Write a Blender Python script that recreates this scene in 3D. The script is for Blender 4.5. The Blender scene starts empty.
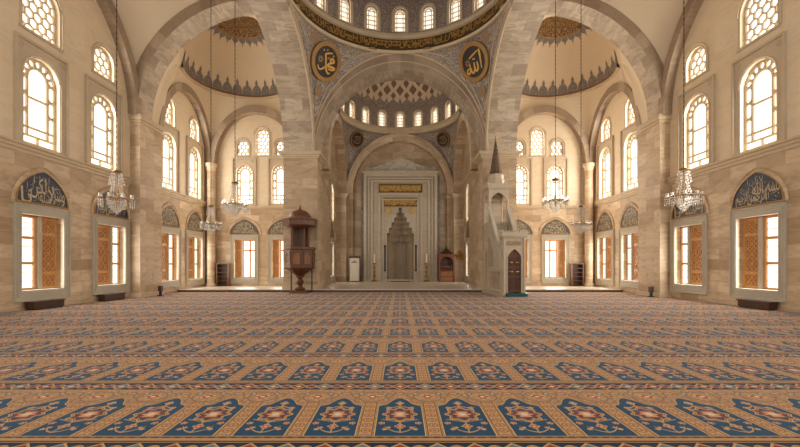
import bpy, bmesh, math, random
from mathutils import Vector, Matrix
from mathutils.geometry import tessellate_polygon
PI = math.pi
rng = random.Random(7)
scene = bpy.context.scene
COL = scene.collection
sin, cos, sqrt = math.sin, math.cos, math.sqrt

# ------------------------------------------------------------------ camera
cam = bpy.data.cameras.new('camera'); cam_o = bpy.data.objects.new('camera', cam); COL.objects.link(cam_o)
cam_o.location = (0, 0, 1.6); cam_o.rotation_euler = (PI / 2, 0, 0)
cam.sensor_width = 36; cam.lens = 18; cam.shift_y = 41.5 / 800; cam.clip_end = 200
scene.camera = cam_o

# ------------------------------------------------------------------ materials
def srgb(r, g, b):
    f = lambda c: c / 12.92 if c <= .04045 else ((c + .055) / 1.055) ** 2.4
    return (f(r / 255), f(g / 255), f(b / 255), 1)

class E:
    """A socket that can be used in arithmetic."""
    def __init__(s, nt, k): s.nt, s.k = nt, k
    def m(s, op, *a):
        n = s.nt.nodes.new('ShaderNodeMath'); n.operation = op
        for i, v in enumerate((s,) + a):
            if isinstance(v, E): s.nt.links.new(v.k, n.inputs[i])
            else: n.inputs[i].default_value = v
        return E(s.nt, n.outputs[0])
    def __add__(s, o): return s.m('ADD', o)
    def __sub__(s, o): return s.m('SUBTRACT', o)
    def __mul__(s, o): return s.m('MULTIPLY', o)
    def __truediv__(s, o): return s.m('DIVIDE', o)
    def lt(s, o): return s.m('LESS_THAN', o)
    def gt(s, o): return s.m('GREATER_THAN', o)
    def abs(s): return s.m('ABSOLUTE')
    def mx(s, o): return s.m('MAXIMUM', o)
    def mn(s, o): return s.m('MINIMUM', o)
    def step(s, lo, hi):
        n = s.nt.nodes.new('ShaderNodeMapRange'); n.interpolation_type = 'SMOOTHSTEP'
        s.nt.links.new(s.k, n.inputs[0]); n.inputs[1].default_value = lo; n.inputs[2].default_value = hi
        return E(s.nt, n.outputs[0])

class Mat:
    def __init__(s, name, col=(.5, .5, .5, 1), rough=.6, metal=0, **kw):
        s.m = bpy.data.materials.new(name); s.m.use_nodes = True; s.nt = s.m.node_tree
        s.b = s.nt.nodes['Principled BSDF']
        s.b.inputs['Base Color'].default_value = col
        s.b.inputs['Roughness'].default_value = rough; s.b.inputs['Metallic'].default_value = metal
        for k, v in kw.items(): s.b.inputs[k.replace('_', ' ')].default_value = v
    def n(s, t, **kw):
        n = s.nt.nodes.new('ShaderNode' + t)
        for k, v in kw.items(): setattr(n, k, v)
        return n
    def link(s, a, b): s.nt.links.new(a.k if isinstance(a, E) else a, b)
    def co(s, kind='UV', scale=None):
        t = s.n('TexCoord').outputs[kind]
        if scale:
            mp = s.n('Mapping'); s.link(t, mp.inputs[0]); mp.inputs['Scale'].default_value = scale; t = mp.outputs[0]
        return t
    def noise(s, vec, scale, detail=3, rough=.5, dist=0):
        n = s.n('TexNoise'); s.link(vec, n.inputs['Vector']); n.inputs['Scale'].default_value = scale
        n.inputs['Detail'].default_value = detail; n.inputs['Roughness'].default_value = rough; n.inputs['Distortion'].default_value = dist
        return E(s.nt, n.outputs[0])
    def voronoi(s, vec, scale, feature='F1', out='Distance'):
        n = s.n('TexVoronoi', feature=feature); s.link(vec, n.inputs['Vector']); n.inputs['Scale'].default_value = scale
        return E(s.nt, n.outputs[out])
    def xyz(s, vec):
        n = s.n('SeparateXYZ'); s.link(vec, n.inputs[0]); return [E(s.nt, o) for o in n.outputs]
    def mix(s, fac, a, b, blend='MIX'):
        n = s.n('Mix', data_type='RGBA', blend_type=blend)
        for v, i in ((fac, 0), (a, 6), (b, 7)):
            if isinstance(v, E): s.link(v, n.inputs[i])
            elif isinstance(v, bpy.types.NodeSocket): s.link(v, n.inputs[i])
            else: n.inputs[i].default_value = v
        return E(s.nt, n.outputs[2])
    def base(s, c): s.link(c, s.b.inputs['Base Color']); return s
    def bump(s, h, strength=.3, dist=.02):
        n = s.n('Bump'); n.inputs['Strength'].default_value = strength; n.inputs['Distance'].default_value = dist
        s.link(h, n.inputs['Height']); s.link(n.outputs[0], s.b.inputs['Normal']); return s

def stone(name, c1, c2, bw, bh, vein=.35, rough=.55, mortar=.008, mc=None, tone=.5):
    M = Mat(name, rough=rough)
    uv = M.co('UV')
    br = M.n('TexBrick'); M.link(uv, br.inputs['Vector'])
    br.inputs['Color1'].default_value = c1; br.inputs['Color2'].default_value = c2
    br.inputs['Mortar'].default_value = mc or tuple(x * .72 for x in c1[:3]) + (1,)
    br.inputs['Scale'].default_value = 1; br.inputs['Brick Width'].default_value = bw; br.inputs['Row Height'].default_value = bh
    br.inputs['Mortar Size'].default_value = mortar; br.inputs['Mortar Smooth'].default_value = .2; br.inputs['Bias'].default_value = tone - .5
    n1 = M.noise(M.co('UV', (.7, 2.2, 1)), 1.6, 6, .62, 1.2)
    n2 = M.noise(uv, .35, 2)
    c = M.mix(n1.step(.38, .72) * vein, E(M.nt, br.outputs[0]), tuple(x * .66 for x in c2[:3]) + (1,))
    n3 = M.noise(M.co('UV', (1, 1.8, 1)), 4.5, 5, .7)
    c = M.mix(n3.step(.5, .78) * vein * .6, c, tuple(x * .6 for x in c2[:3]) + (1,))
    c = M.mix((n2 - .35) * .5, c, tuple(min(1, x * 1.2) for x in c1[:3]) + (1,))
    M.base(c); M.bump(E(M.nt, br.outputs['Fac']) * -1 + n1 * .15, .35, .01)
    return M.m

def plain(name, c, rough=.6, var=.12, scale=2.0, metal=0, **kw):
    M = Mat(name, c, rough, metal, **kw)
    n = M.noise(M.co('Object'), scale, 4, .6, .4)
    M.base(M.mix(n.step(.3, .75), c, tuple(x * (1 - var) for x in c[:3]) + (1,)))
    return M.m

def wood(name, c1, c2, rough=.4):
    M = Mat(name, c1, rough)
    n = M.noise(M.co('Object', (9, 9, .9)), 2.2, 5, .6, .6)
    M.base(M.mix(n.step(.3, .7), c1, c2)); M.bump(n, .15, .004)
    return M.m

def arabesque(name, ground, scroll, accent, sc, rough=.6):
    M = Mat(name, ground, rough)
    uv = M.co('UV')
    nz = M.n('TexNoise'); M.link(uv, nz.inputs['Vector']); nz.inputs['Scale'].default_value = sc * .5
    va = M.n('VectorMath', operation='MULTIPLY_ADD'); M.link(nz.outputs['Color'], va.inputs[0]); va.inputs[1].default_value = (.5 / sc,) * 3
    M.link(uv, va.inputs[2]); w = va.outputs[0]
    d = M.voronoi(w, sc)
    ring = (d * 17).m('SINE').step(.35, .8)
    d2 = M.voronoi(w, sc * 2.3, 'DISTANCE_TO_EDGE')
    c = M.mix(ring * .85, ground, scroll)
    c = M.mix(d2.lt(.06) * .6, c, scroll)
    c = M.mix(d.lt(.13), c, accent)
    M.base(c)
    return M.m

MT = {}
MT['wall_stone'] = stone('wall_stone_blocks', srgb(222, 200, 169), srgb(170, 142, 110), 1.15, .46, .55, mortar=.012, tone=.42)
MT['pier_stone'] = stone('pier_stone_blocks', srgb(212, 190, 160), srgb(170, 143, 112), 1.3, .62, .6, mortar=.012, tone=.45)
MT['soffit'] = stone('grey_veined_marble_blocks', srgb(204, 189, 167), srgb(156, 139, 119), 1.0, .62, .7, mortar=.012)
MT['voussoir'] = stone('arch_voussoir_stone', srgb(178, 158, 134), srgb(136, 116, 96), .75, 1.6, .4, mortar=.012)
MT['plaster'] = stone('upper_wall_smooth_stone', srgb(226, 209, 182), srgb(220, 201, 172), 2.6, 1.3, .28, mortar=.003)
MT['vault'] = plain('cream_vault_plaster', srgb(220, 203, 176), .75, .05, .6)
MT['trim'] = plain('moulded_limestone', srgb(206, 186, 156), .55, .12, 1.5)
MT['frame'] = plain('grey_beige_marble_frame', srgb(192, 185, 168), .45, .12, 2.0)
MT['upper_frame'] = plain('pale_moulded_window_surround', srgb(200, 183, 157), .55, .1, 1.5)
MT['roundel'] = arabesque('brown_roundel', srgb(140, 112, 88), srgb(186, 156, 112), srgb(120, 84, 64), 9)
MT['marble'] = stone('white_grey_veined_marble', srgb(194, 180, 158), srgb(180, 164, 142), 2.2, 1.5, .42, .35, .002)
MT['platform'] = stone('pale_platform_marble', srgb(212, 200, 182), srgb(202, 188, 168), 1.6, .8, .3, .35, .004)
MT['marble_trim'] = plain('carved_white_marble', srgb(198, 184, 162), .4, .14, 2.5)
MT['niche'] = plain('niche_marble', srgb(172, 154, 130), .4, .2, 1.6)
MT['blue_tile'] = arabesque('slate_blue_tile', srgb(36, 50, 74), srgb(52, 66, 86), srgb(70, 68, 66), 6, .4)
MT['scroll_tile'] = arabesque('slate_tile_with_beige_scrolls', srgb(58, 64, 74), srgb(120, 116, 108), srgb(84, 80, 74), 7, .4)
MT['pend'] = arabesque('blue_grey_painted_arabesque', srgb(118, 114, 118), srgb(204, 184, 154), srgb(150, 108, 80), 2.6)
MT['drum'] = arabesque('dark_blue_painted_panels', srgb(112, 108, 114), srgb(184, 162, 134), srgb(140, 94, 74), 4.2)
MT['rosette_ground'] = arabesque('brown_and_gold_rosette', srgb(70, 50, 30), srgb(178, 136, 72), srgb(190, 150, 90), 3.4)
MT['fringe'] = arabesque('grey_blue_palmettes', srgb(104, 102, 106), srgb(158, 144, 126), srgb(126, 92, 74), 5)
MT['lozenge'] = arabesque('brown_lozenges', srgb(118, 90, 70), srgb(150, 120, 94), srgb(100, 96, 100), 4)
MT['strip'] = arabesque('blue_tile_strip', srgb(70, 76, 90), srgb(168, 156, 136), srgb(96, 90, 88), 5, .4)
MT['dark_band'] = plain('dark_olive_inscription_ground', srgb(84, 66, 40), .5, .3, 3)
MT['disc'] = plain('black_green_disc', srgb(42, 36, 26), .5, .3, 4)
MT['gold'] = plain('gilding', srgb(204, 160, 86), .42, .2, 6, metal=.55)
MT['gold_dull'] = plain('dull_gilding', srgb(166, 128, 70), .5, .25, 8, metal=.35)
MT['script'] = plain('cream_gold_script', srgb(206, 186, 146), .5, .12, 6)
MT['red_line'] = plain('dull_red_painted_line', srgb(126, 84, 62), .6, .15, 3)
MT['cream_line'] = plain('cream_painted_line', srgb(220, 204, 176), .6, .06, 3)
MT['brass'] = plain('aged_brass', srgb(176, 138, 78), .3, .2, 9, metal=.9)
MT['cable'] = plain('dark_bronze_chain', srgb(74, 60, 44), .5, .2, 9, metal=.5)
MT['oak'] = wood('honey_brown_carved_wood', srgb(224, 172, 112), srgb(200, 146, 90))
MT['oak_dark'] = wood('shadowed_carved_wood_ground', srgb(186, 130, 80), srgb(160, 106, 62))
MT['walnut'] = wood('walnut_panelling', srgb(112, 70, 42), srgb(82, 50, 30))
MT['walnut_light'] = wood('walnut_inset_panels', srgb(160, 108, 66), srgb(124, 80, 48))
MT['red_wood'] = wood('reddish_brown_wood', srgb(132, 72, 40), srgb(100, 52, 28))
MT['dark_wood'] = wood('dark_brown_edge_shade', srgb(78, 48, 30), srgb(58, 36, 24))
MT['white_box'] = plain('off_white_painted_box', srgb(216, 206, 188), .5, .06)
MT['black'] = plain('near_black_metal', srgb(40, 34, 30), .5, .2)
MT['teal'] = plain('teal_cloth', srgb(30, 84, 92), .8, .2, 8)
MT['red_cloth'] = plain('dark_red_wood', srgb(128, 52, 36), .6, .2, 8)
MT['wax'] = plain('ivory_wax', srgb(236, 224, 196), .5, .04)
MT['lattice'] = plain('plaster_window_lattice', srgb(216, 200, 170), .6, .1, 6)
MT['spire'] = arabesque('dark_patterned_spire', srgb(64, 54, 44), srgb(128, 104, 74), srgb(92, 74, 54), 5, .5)

def pane_mat(name, col, strength):
    M = Mat(name, (.8, .8, .78, 1), .15)
    uv = M.co('Object')
    n = M.noise(uv, .9, 3, .5)
    M.b.inputs['Emission Color'].default_value = col
    M.link(n.step(.25, .6) * (strength * .3) + strength * .75, M.b.inputs['Emission Strength'])
    return M.m
PANE = 1.3
MT['pane'] = pane_mat('sunlit_frosted_glass', (1, .92, .80, 1), PANE)
MT['pane_drum'] = pane_mat('sunlit_dome_glass', (1, .92, .80, 1), PANE * .62)

M = Mat('crystal', (.95, .92, .86, 1), .12, IOR=1.5, Transmission_Weight=.55); MT['crystal'] = M.m
M = Mat('shade_glass', (.95, .93, .88, 1), .2, IOR=1.3, Transmission_Weight=.75); MT['shade'] = M.m

# carpet ------------------------------------------------------------
def carpet_material():
    M = Mat('patterned_prayer_carpet', rough=.95)
    M.b.inputs['Sheen Weight'].default_value = .14; M.b.inputs['Sheen Roughness'].default_value = .35
    M.b.inputs['Specular IOR Level'].default_value = .15
    pos = M.co('Object'); X, Y, _ = M.xyz(pos)
    PU, PV = .667, 1.80
    u = X.m('WRAP', -PU / 2, PU / 2); v = (Y - 3.61).m('WRAP', 0.0, PV)
    au = u.abs()
    gold, gold2 = srgb(200, 160, 110), srgb(146, 108, 78)
    blue, navy = srgb(16, 72, 102), srgb(14, 32, 58)
    red, cream, grey = srgb(142, 60, 48), srgb(218, 192, 150), srgb(96, 100, 106)
    # ground: gold with fine scroll
    fine = M.voronoi(pos, 22)
    c = M.mix(fine.step(.25, .45) * .6, gold, gold2)
    # scrolling stems and blossoms over the spandrels
    h = au * -1 + PU / 2; hv = v - 1.25
    q = (h * h + hv * hv).m('SQRT'); qa = hv.m('ARCTAN2', h)
    top = v.gt(.95) * v.lt(1.47)
    c = M.mix(top * ((q - .17).abs().lt(.012) + (q - .23 - (qa * 6).m('SINE') * .03).abs().lt(.012)).mn(1), c, srgb(148, 104, 72))
    c = M.mix(top * q.lt(.085 + .0), c, srgb(216, 168, 110)); c = M.mix(top * (q - (qa * 5).m('COSINE') * .014).lt(.066), c, srgb(160, 86, 66)); c = M.mix(top * q.lt(.028), c, srgb(226, 204, 166))
    h2 = au - .19; w2 = v - 1.36; q2 = (h2 * h2 + w2 * w2).m('SQRT')
    c = M.mix(top * q2.lt(.04), c, srgb(110, 108, 112)); c = M.mix(top * q2.lt(.02), c, srgb(214, 186, 150))
    h3 = au - .02; w3 = v - 1.37; q3 = (h3 * h3 * .5 + w3 * w3).m('SQRT')
    c = M.mix(top * q3.lt(.038), c, srgb(150, 84, 66)); c = M.mix(top * q3.lt(.018), c, srgb(200, 170, 130))
    flower = M.voronoi(pos, 9)
    c = M.mix(flower.lt(.16) * .8, c, srgb(150, 84, 62))
    c = M.mix(flower.lt(.08), c, cream)
    # dividing strips: chain of small flowers between two dark lines
    e = au * -1 + PU / 2                                   # distance from the strip's centre
    strip = e.lt(.1) * v.lt(1.05) * v.gt(.137)
    sv = v.m('WRAP', -.065, .065)
    dd = (e * e + sv * sv).m('SQRT')
    c = M.mix(strip * e.lt(.058), c, srgb(198, 152, 100))
    c = M.mix(strip * dd.lt(.052) * dd.gt(.034), c, srgb(150, 106, 74))
    c = M.mix(strip * dd.lt(.018), c, srgb(150, 90, 72))
    c = M.mix(strip * (e - .064).abs().lt(.006), c, srgb(120, 86, 56))
    # niche
    r = M.n('ValToRGB'); M.link(v / PV, r.inputs[0])
    pts = [(0, .238), (.915, .238), (.945, .215), (.965, .168), (1.0, .138), (1.06, .112), (1.13, .075), (1.18, .03), (1.195, 0), (1.8, 0)]
    el = r.color_ramp.elements
    el[0].position = 0; el[0].color = (.238 * 4,) * 3 + (1,)
    el[1].position = 1; el[1].color = (0, 0, 0, 1)
    for p, w in pts[1:-1]:
        x = el.new(p / PV); x.color = (w * 4,) * 3 + (1,)
    w = E(M.nt, r.outputs[0]) / 4
    edge = (au - w) * v.gt(.137) + v.lt(.137) + v.gt(1.2)
    mot = M.noise(pos, 40, 2)
    bl = M.mix(mot, blue, srgb(12, 58, 88))
    c = M.mix((edge - .016).lt(0), c, srgb(150, 100, 60))
    c = M.mix((edge - .010).lt(0), c, srgb(224, 178, 108))
    inside = edge.lt(0)
    c = M.mix(inside, c, bl)
    def dist(cu, cv, ku=1, kv=1):
        a = (au - cu) * ku; b = (v - cv) * kv
        return (a * a + b * b).m('SQRT')
    def stem(val, th): return val.abs().lt(th)
    # stems
    c = M.mix(inside * stem(v - .22 - au * au * 6, .012) * au.lt(.15), c, srgb(176, 142, 100))
    c = M.mix(inside * stem(v - .47 - au * .35, .012) * au.lt(.19), c, srgb(150, 130, 96))
    c = M.mix(inside * stem(v - .93 + au * .6, .012) * au.lt(.15), c, srgb(190, 146, 92))
    c = M.mix(inside * au.lt(.008) * v.gt(.2) * v.lt(1.08), c, srgb(190, 146, 92))
    # small flowers
    for cu, cv, R, col in ((0, 1.02, .05, srgb(170, 140, 112)), (.125, .87, .036, srgb(186, 128, 98)), (.185, .44, .036, srgb(176, 100, 80)), (0, .36, .056, srgb(176, 96, 76)), (.15, .29, .028, srgb(190, 150, 104)), (.11, .33, .022, srgb(190, 150, 104))):
        d = dist(cu, cv)
        c = M.mix(inside * (d - ((v - cv).m('ARCTAN2', au - cu) * 5).m('COSINE') * (R * .16)).lt(R * .9), c, srgb(200, 156, 104)); c = M.mix(inside * d.lt(R * .66), c, col); c = M.mix(inside * d.lt(R * .28), c, srgb(208, 180, 142))
    # star medallion
    dv = v - .68
    rr = (u * u + dv * dv * .8).m('SQRT'); an = dv.m('ARCTAN2', u)
    R = (an * 8).m('COSINE') * .02 + .172
    k = rr / R
    c = M.mix(k.lt(1.0), c, srgb(208, 156, 94))
    c = M.mix(k.lt(.9) * k.gt(.84), c, srgb(120, 70, 54))
    c = M.mix(k.lt(.78), c, srgb(56, 62, 80))
    pet = ((an * 6).m('COSINE') * .1 + .6)
    c = M.mix((k - pet).lt(0), c, red)
    c = M.mix((k - pet * .72).lt(0), c, srgb(206, 150, 112))
    c = M.mix(k.lt(.22), c, srgb(216, 196, 164))
    # border band of the row
    bv = v - 1.66; band = bv.abs().lt(.135)
    bu = X.m('WRAP', -PU / 4, PU / 4)
    alt = ((X / PU * 2).m('ROUND') * .5).m('FRACT').abs().gt(.25)
    c = M.mix(bv.abs().lt(.165), c, srgb(190, 146, 90)); c = M.mix(band, c, navy)
    sc = ((X * (2 * PI / PU * 2)).m('COSINE') * .06)
    c = M.mix(band * ((bv - sc).abs().lt(.022) + (bv + sc).abs().lt(.022)).mn(1), c, srgb(190, 146, 96))
    lz = bu.abs() / .115 + bv.abs() / .115
    fl = M.mix(alt, red, srgb(104, 112, 124))
    c = M.mix(band * lz.lt(1.12), c, srgb(196, 150, 98)); c = M.mix(band * lz.lt(.86), c, fl); c = M.mix(band * lz.lt(.36), c, cream)
    c = M.mix(band * (bu.abs() - .14).abs().lt(.02) * bv.abs().lt(.05), c, red)
    # lines at the foot of the row
    dash = (X * 60).m('SINE').gt(-.2)
    c = M.mix(v.lt(.137), c, srgb(190, 142, 86))
    c = M.mix((v - .105).abs().lt(.018), c, grey); c = M.mix((v - .105).abs().lt(.012) * dash, c, srgb(40, 48, 62))
    c = M.mix((v - .02).abs().lt(.014), c, srgb(60, 54, 52))
    # pile
    pile = M.noise(pos, 160, 2)
    c = M.mix(pile * .25, c, (.03, .03, .03, 1))
    M.base(c); M.bump(pile, .3, .004)
    return M.m
MT['carpet'] = carpet_material()

# ------------------------------------------------------------------ geometry helpers
class B:
    """Collects geometry; build() links it as ONE mesh object."""
    def __init__(s, T=None): s.v, s.f, s.uv, s.mi, s.T = [], [], [], [], T or Matrix()
    def P(s, p): s.v.append(s.T @ Vector(p)); return len(s.v) - 1
    def face(s, idx, uv=None, mi=0): s.f.append(tuple(idx)); s.uv.append(uv); s.mi.append(mi)
    def quad(s, a, b, c, d, mi=0, uv=None): s.face([s.P(a), s.P(b), s.P(c), s.P(d)], uv, mi)
    def box(s, x0, x1, y0, y1, z0, z1, mi=0):
        c = [s.P((x, y, z)) for x in (x0, x1) for y in (y0, y1) for z in (z0, z1)]
        for q in ((0, 1, 3, 2), (4, 6, 7, 5), (0, 4, 5, 1), (2, 3, 7, 6), (0, 2, 6, 4), (1, 5, 7, 3)): s.face([c[i] for i in q], None, mi)
        return s
    def prism(s, poly, fn, d0, d1, holes=(), mi=0, mi_side=None):
        """2D outline (with holes) between two depths; fn(a, b, d) -> point."""
        loops = [list(poly)] + [list(h) for h in holes]
        flat = [p for l in loops for p in l]
        tris = tessellate_polygon([[Vector((p[0], p[1], 0)) for p in l] for l in loops])
        i0 = [s.P(fn(p[0], p[1], d0)) for p in flat]; i1 = [s.P(fn(p[0], p[1], d1)) for p in flat]
        for t in tris:
            uv = [flat[k] for k in t]
            s.face([i0[k] for k in t], uv, mi); s.face([i1[k] for k in reversed(t)], list(reversed(uv)), mi)
        o = 0
        for l in loops:
            n = len(l)
            for k in range(n):
                a, b = o + k, o + (k + 1) % n
                s.face([i0[a], i0[b], i1[b], i1[a]], None, mi if mi_side is None else mi_side)
            o += n
        return s
    def tube(s, pts, r, n=8, caps=True, mi=0):
        pts = [Vector(p) for p in pts]; rings = []
        for i, p in enumerate(pts):
            d = (pts[min(i + 1, len(pts) - 1)] - pts[max(i - 1, 0)]).normalized()
            a = d.cross(Vector((0, 0, 1)) if abs(d.z) < .95 else Vector((0, 1, 0))).normalized(); b = d.cross(a)
            rr = r[i] if isinstance(r, (list, tuple)) else r
            rings.append([s.P(p + (a * cos(2 * PI * k / n) + b * sin(2 * PI * k / n)) * rr) for k in range(n)])
        for q, w in zip(rings, rings[1:]):
            for k in range(n): s.face([q[k], q[(k + 1) % n], w[(k + 1) % n], w[k]], None, mi)
        if caps: s.face(rings[0][::-1], None, mi); s.face(rings[-1], None, mi)
        return s
    def bar(s, p, q, w, d, nrm=(0, 1, 0), mi=0):
        """A flat bar from p to q: w across, d along nrm."""
        p, q, nr = Vector(p), Vector(q), Vector(nrm)
        t = (q - p).normalized(); a = t.cross(nr).normalized() * w / 2; b = nr.normalized() * d / 2
        c = [s.P(x) for x in (p - a - b, p + a - b, p + a + b, p - a + b, q - a - b, q + a - b, q + a + b, q - a + b)]
        for f in ((3, 2, 1, 0), (4, 5, 6, 7), (0, 1, 5, 4), (1, 2, 6, 5), (2, 3, 7, 6), (3, 0, 4, 7)): s.face([c[i] for i in f], None, mi)
        return s
    def lathe(s, prof, n=24, c=(0, 0), a0=0, a1=2 * PI, mi=0, cap=False):
        full = abs(a1 - a0 - 2 * PI) < 1e-6; m = n if full else n + 1
        rings = [[s.P((c[0] + r * cos(a0 + (a1 - a0) * k / n), c[1] + r * sin(a0 + (a1 - a0) * k / n), z)) for k in range(m)] for r, z in prof]
        acc = 0
        for j, (q, w) in enumerate(zip(rings, rings[1:])):
            l = math.hypot(prof[j + 1][0] - prof[j][0], prof[j + 1][1] - prof[j][1]); R = max(prof[j][0], prof[j + 1][0])
            for k in range(n):
                k1 = (k + 1) % m; u0, u1 = [R * (a1 - a0) * x / n for x in (k, k + 1)]
                s.face([q[k], q[k1], w[k1], w[k]], [(u0, acc), (u1, acc), (u1, acc + l), (u0, acc + l)], mi)
            acc += l
        if cap: s.face(rings[0][::-1], None, mi); s.face(rings[-1], None, mi)
        return s
    def grid(s, fn, nu, nv, su=1, sv=1, mi=0, keep=None):
        ids = [[s.P(fn(i / nu, j / nv)) for j in range(nv + 1)] for i in range(nu + 1)]
        for i in range(nu):
            for j in range(nv):
                if keep and not keep((i + .5) / nu, (j + .5) / nv): continue
                q = ((i, j), (i + 1, j), (i + 1, j + 1), (i, j + 1))
                s.face([ids[a][b] for a, b in q], [(a / nu * su, b / nv * sv) for a, b in q], mi)
        return s
    def build(s, name, mats, parent=None, smooth=False, fix=True):
        me = bpy.data.meshes.new(name); me.from_pydata([tuple(v) for v in s.v], [], s.f)
        ul = me.uv_layers.new(name='uv')
        for p in me.polygons:
            uv = s.uv[p.index]; p.material_index = s.mi[p.index]; p.use_smooth = smooth
            n = p.normal; ax = max(range(3), key=lambda i: abs(n[i]))
            for k, li in enumerate(p.loop_indices):
                if uv: ul.data[li].uv = uv[k]
                else:
                    co = me.vertices[me.loops[li].vertex_index].co
                    ul.data[li].uv = ((co.y, co.z), (co.x, co.z), (co.x, co.y))[ax]
        if fix:
            bm = bmesh.new(); bm.from_mesh(me); bmesh.ops.remove_doubles(bm, verts=bm.verts, dist=1e-5)
            bmesh.ops.recalc_face_normals(bm, faces=bm.faces); bm.to_mesh(me); bm.free()
        for m in (mats if isinstance(mats, (list, tuple)) else [mats]): me.materials.append(MT[m] if isinstance(m, str) else m)
        if smooth: me.set_sharp_from_angle(angle=math.radians(38))
        o = bpy.data.objects.new(name, me); COL.objects.link(o)
        if parent: o.parent = parent
        return o

def tag(o, label=None, cat=None, group=None, kind=None):
    if label: o['label'] = label
    if cat: o['category'] = cat
    if group: o['group'] = group
    if kind: o['kind'] = kind
    return o
def empty(name, loc=(0, 0, 0), rz=0, label=None, cat=None, group=None, kind=None):
    o = bpy.data.objects.new(name, None); COL.objects.link(o); o.location = loc; o.rotation_euler = (0, 0, rz)
    o.empty_display_size = .2
    return tag(o, label, cat, group, kind)
def copy_tree(o, parent=None):
    c = o.copy(); COL.objects.link(c); c.parent = parent
    for ch in KIDS(o): copy_tree(ch, c)
    return c
def KIDS(o): return [x for x in list(COL.objects) if x.parent == o]
def structure(o, label, cat): return tag(o, label, cat, None, 'structure')

def arch_outline(w, h, n=16, x0=0, z0=0):
    """Round-headed opening: width w, total height h."""
    r = w / 2; zs = z0 + h - r
    return [(x0 - r, z0), (x0 + r, z0)] + [(x0 + r * cos(PI * k / n), zs + r * sin(PI * k / n)) for k in range(n + 1)]
def rect(x0, x1, z0, z1): return [(x0, z0), (x1, z0), (x1, z1), (x0, z1)]
def pointed(a, h, x0=0, z0=0, n=12):
    """Low pointed (four-centred) arch outline on a straight base."""
    out = [(x0 - a, z0), (x0 + a, z0)]
    for k in range(1, 2 * n):
        t = cos(PI * k / (2 * n)); out.append((x0 + a * t, z0 + h * (1 - abs(t) ** 1.3) ** .46))
    return out
def offset_shape(fn, *a): return fn(*a)
def in_poly(p, poly):
    c = False; n = len(poly)
    for i in range(n):
        (x1, y1), (x2, y2) = poly[i], poly[i - 1]
        if (y1 > p[1]) != (y2 > p[1]) and p[0] < (x2 - x1) * (p[1] - y1) / (y2 - y1) + x1: c = not c
    return c

# writing ------------------------------------------------------------
_fcu = bpy.data.curves.new('writing', 'FONT'); _fo = bpy.data.objects.new('writing', _fcu); COL.objects.link(_fo)
_cache = {}
def glyphs(txt):
    """Flat 2D mesh (verts, faces) of a string in Blender's own font, width and height normalised at the origin."""
    if txt not in _cache:
        _fcu.body = txt; dg = bpy.context.evaluated_depsgraph_get(); dg.update()
        me = bpy.data.meshes.new_from_object(_fo.evaluated_get(dg))
        vs = [(v.co.x, v.co.y) for v in me.vertices]; fs = [tuple(p.vertices) for p in me.polygons]
        bpy.data.meshes.remove(me)
        x0, x1 = min(v[0] for v in vs), max(v[0] for v in vs); y0, y1 = min(v[1] for v in vs), max(v[1] for v in vs)
        _cache[txt] = ([((x - (x0 + x1) / 2) / (x1 - x0), (y - (y0 + y1) / 2) / (y1 - y0)) for x, y in vs], fs)
    return _cache[txt]
def ribbon(pts, w0, w1=None, n=3):
    """A pen stroke through pts (smoothed), as 2D quads."""
    P = [Vector((p[0], p[1])) for p in pts]; S = []
    for i in range(len(P) - 1):
        p0, p1, p2, p3 = P[max(i - 1, 0)], P[i], P[i + 1], P[min(i + 2, len(P) - 1)]
        for k in range(n):
            t = k / n
            S.append(.5 * ((2 * p1) + (p2 - p0) * t + (2 * p0 - 5 * p1 + 4 * p2 - p3) * t * t + (3 * p1 - p0 - 3 * p2 + p3) * t ** 3))
    S.append(P[-1]); w1 = w0 if w1 is None else w1
    vs, fs = [], []
    for i, p in enumerate(S):
        d = (S[min(i + 1, len(S) - 1)] - S[max(i - 1, 0)])
        d = d.normalized() if d.length > 1e-9 else Vector((1, 0))
        nn = Vector((-d.y, d.x)); t = i / (len(S) - 1); w = (w0 + (w1 - w0) * t) * (.55 + .45 * sin(PI * min(1, max(0, .12 + t * .8)))) / 2
        vs += [tuple(p + nn * w), tuple(p - nn * w)]
        if i: fs.append((2 * i - 2, 2 * i - 1, 2 * i + 1, 2 * i))
    return vs, fs
def put2d(b, shape, fn, mi=0, T=None):
    vs, fs = shape
    ids = [b.P(fn(*(T(x, y) if T else (x, y)))) for x, y in vs]
    for f in fs: b.face([ids[i] for i in f], [vs[i] for i in f], mi)
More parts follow.
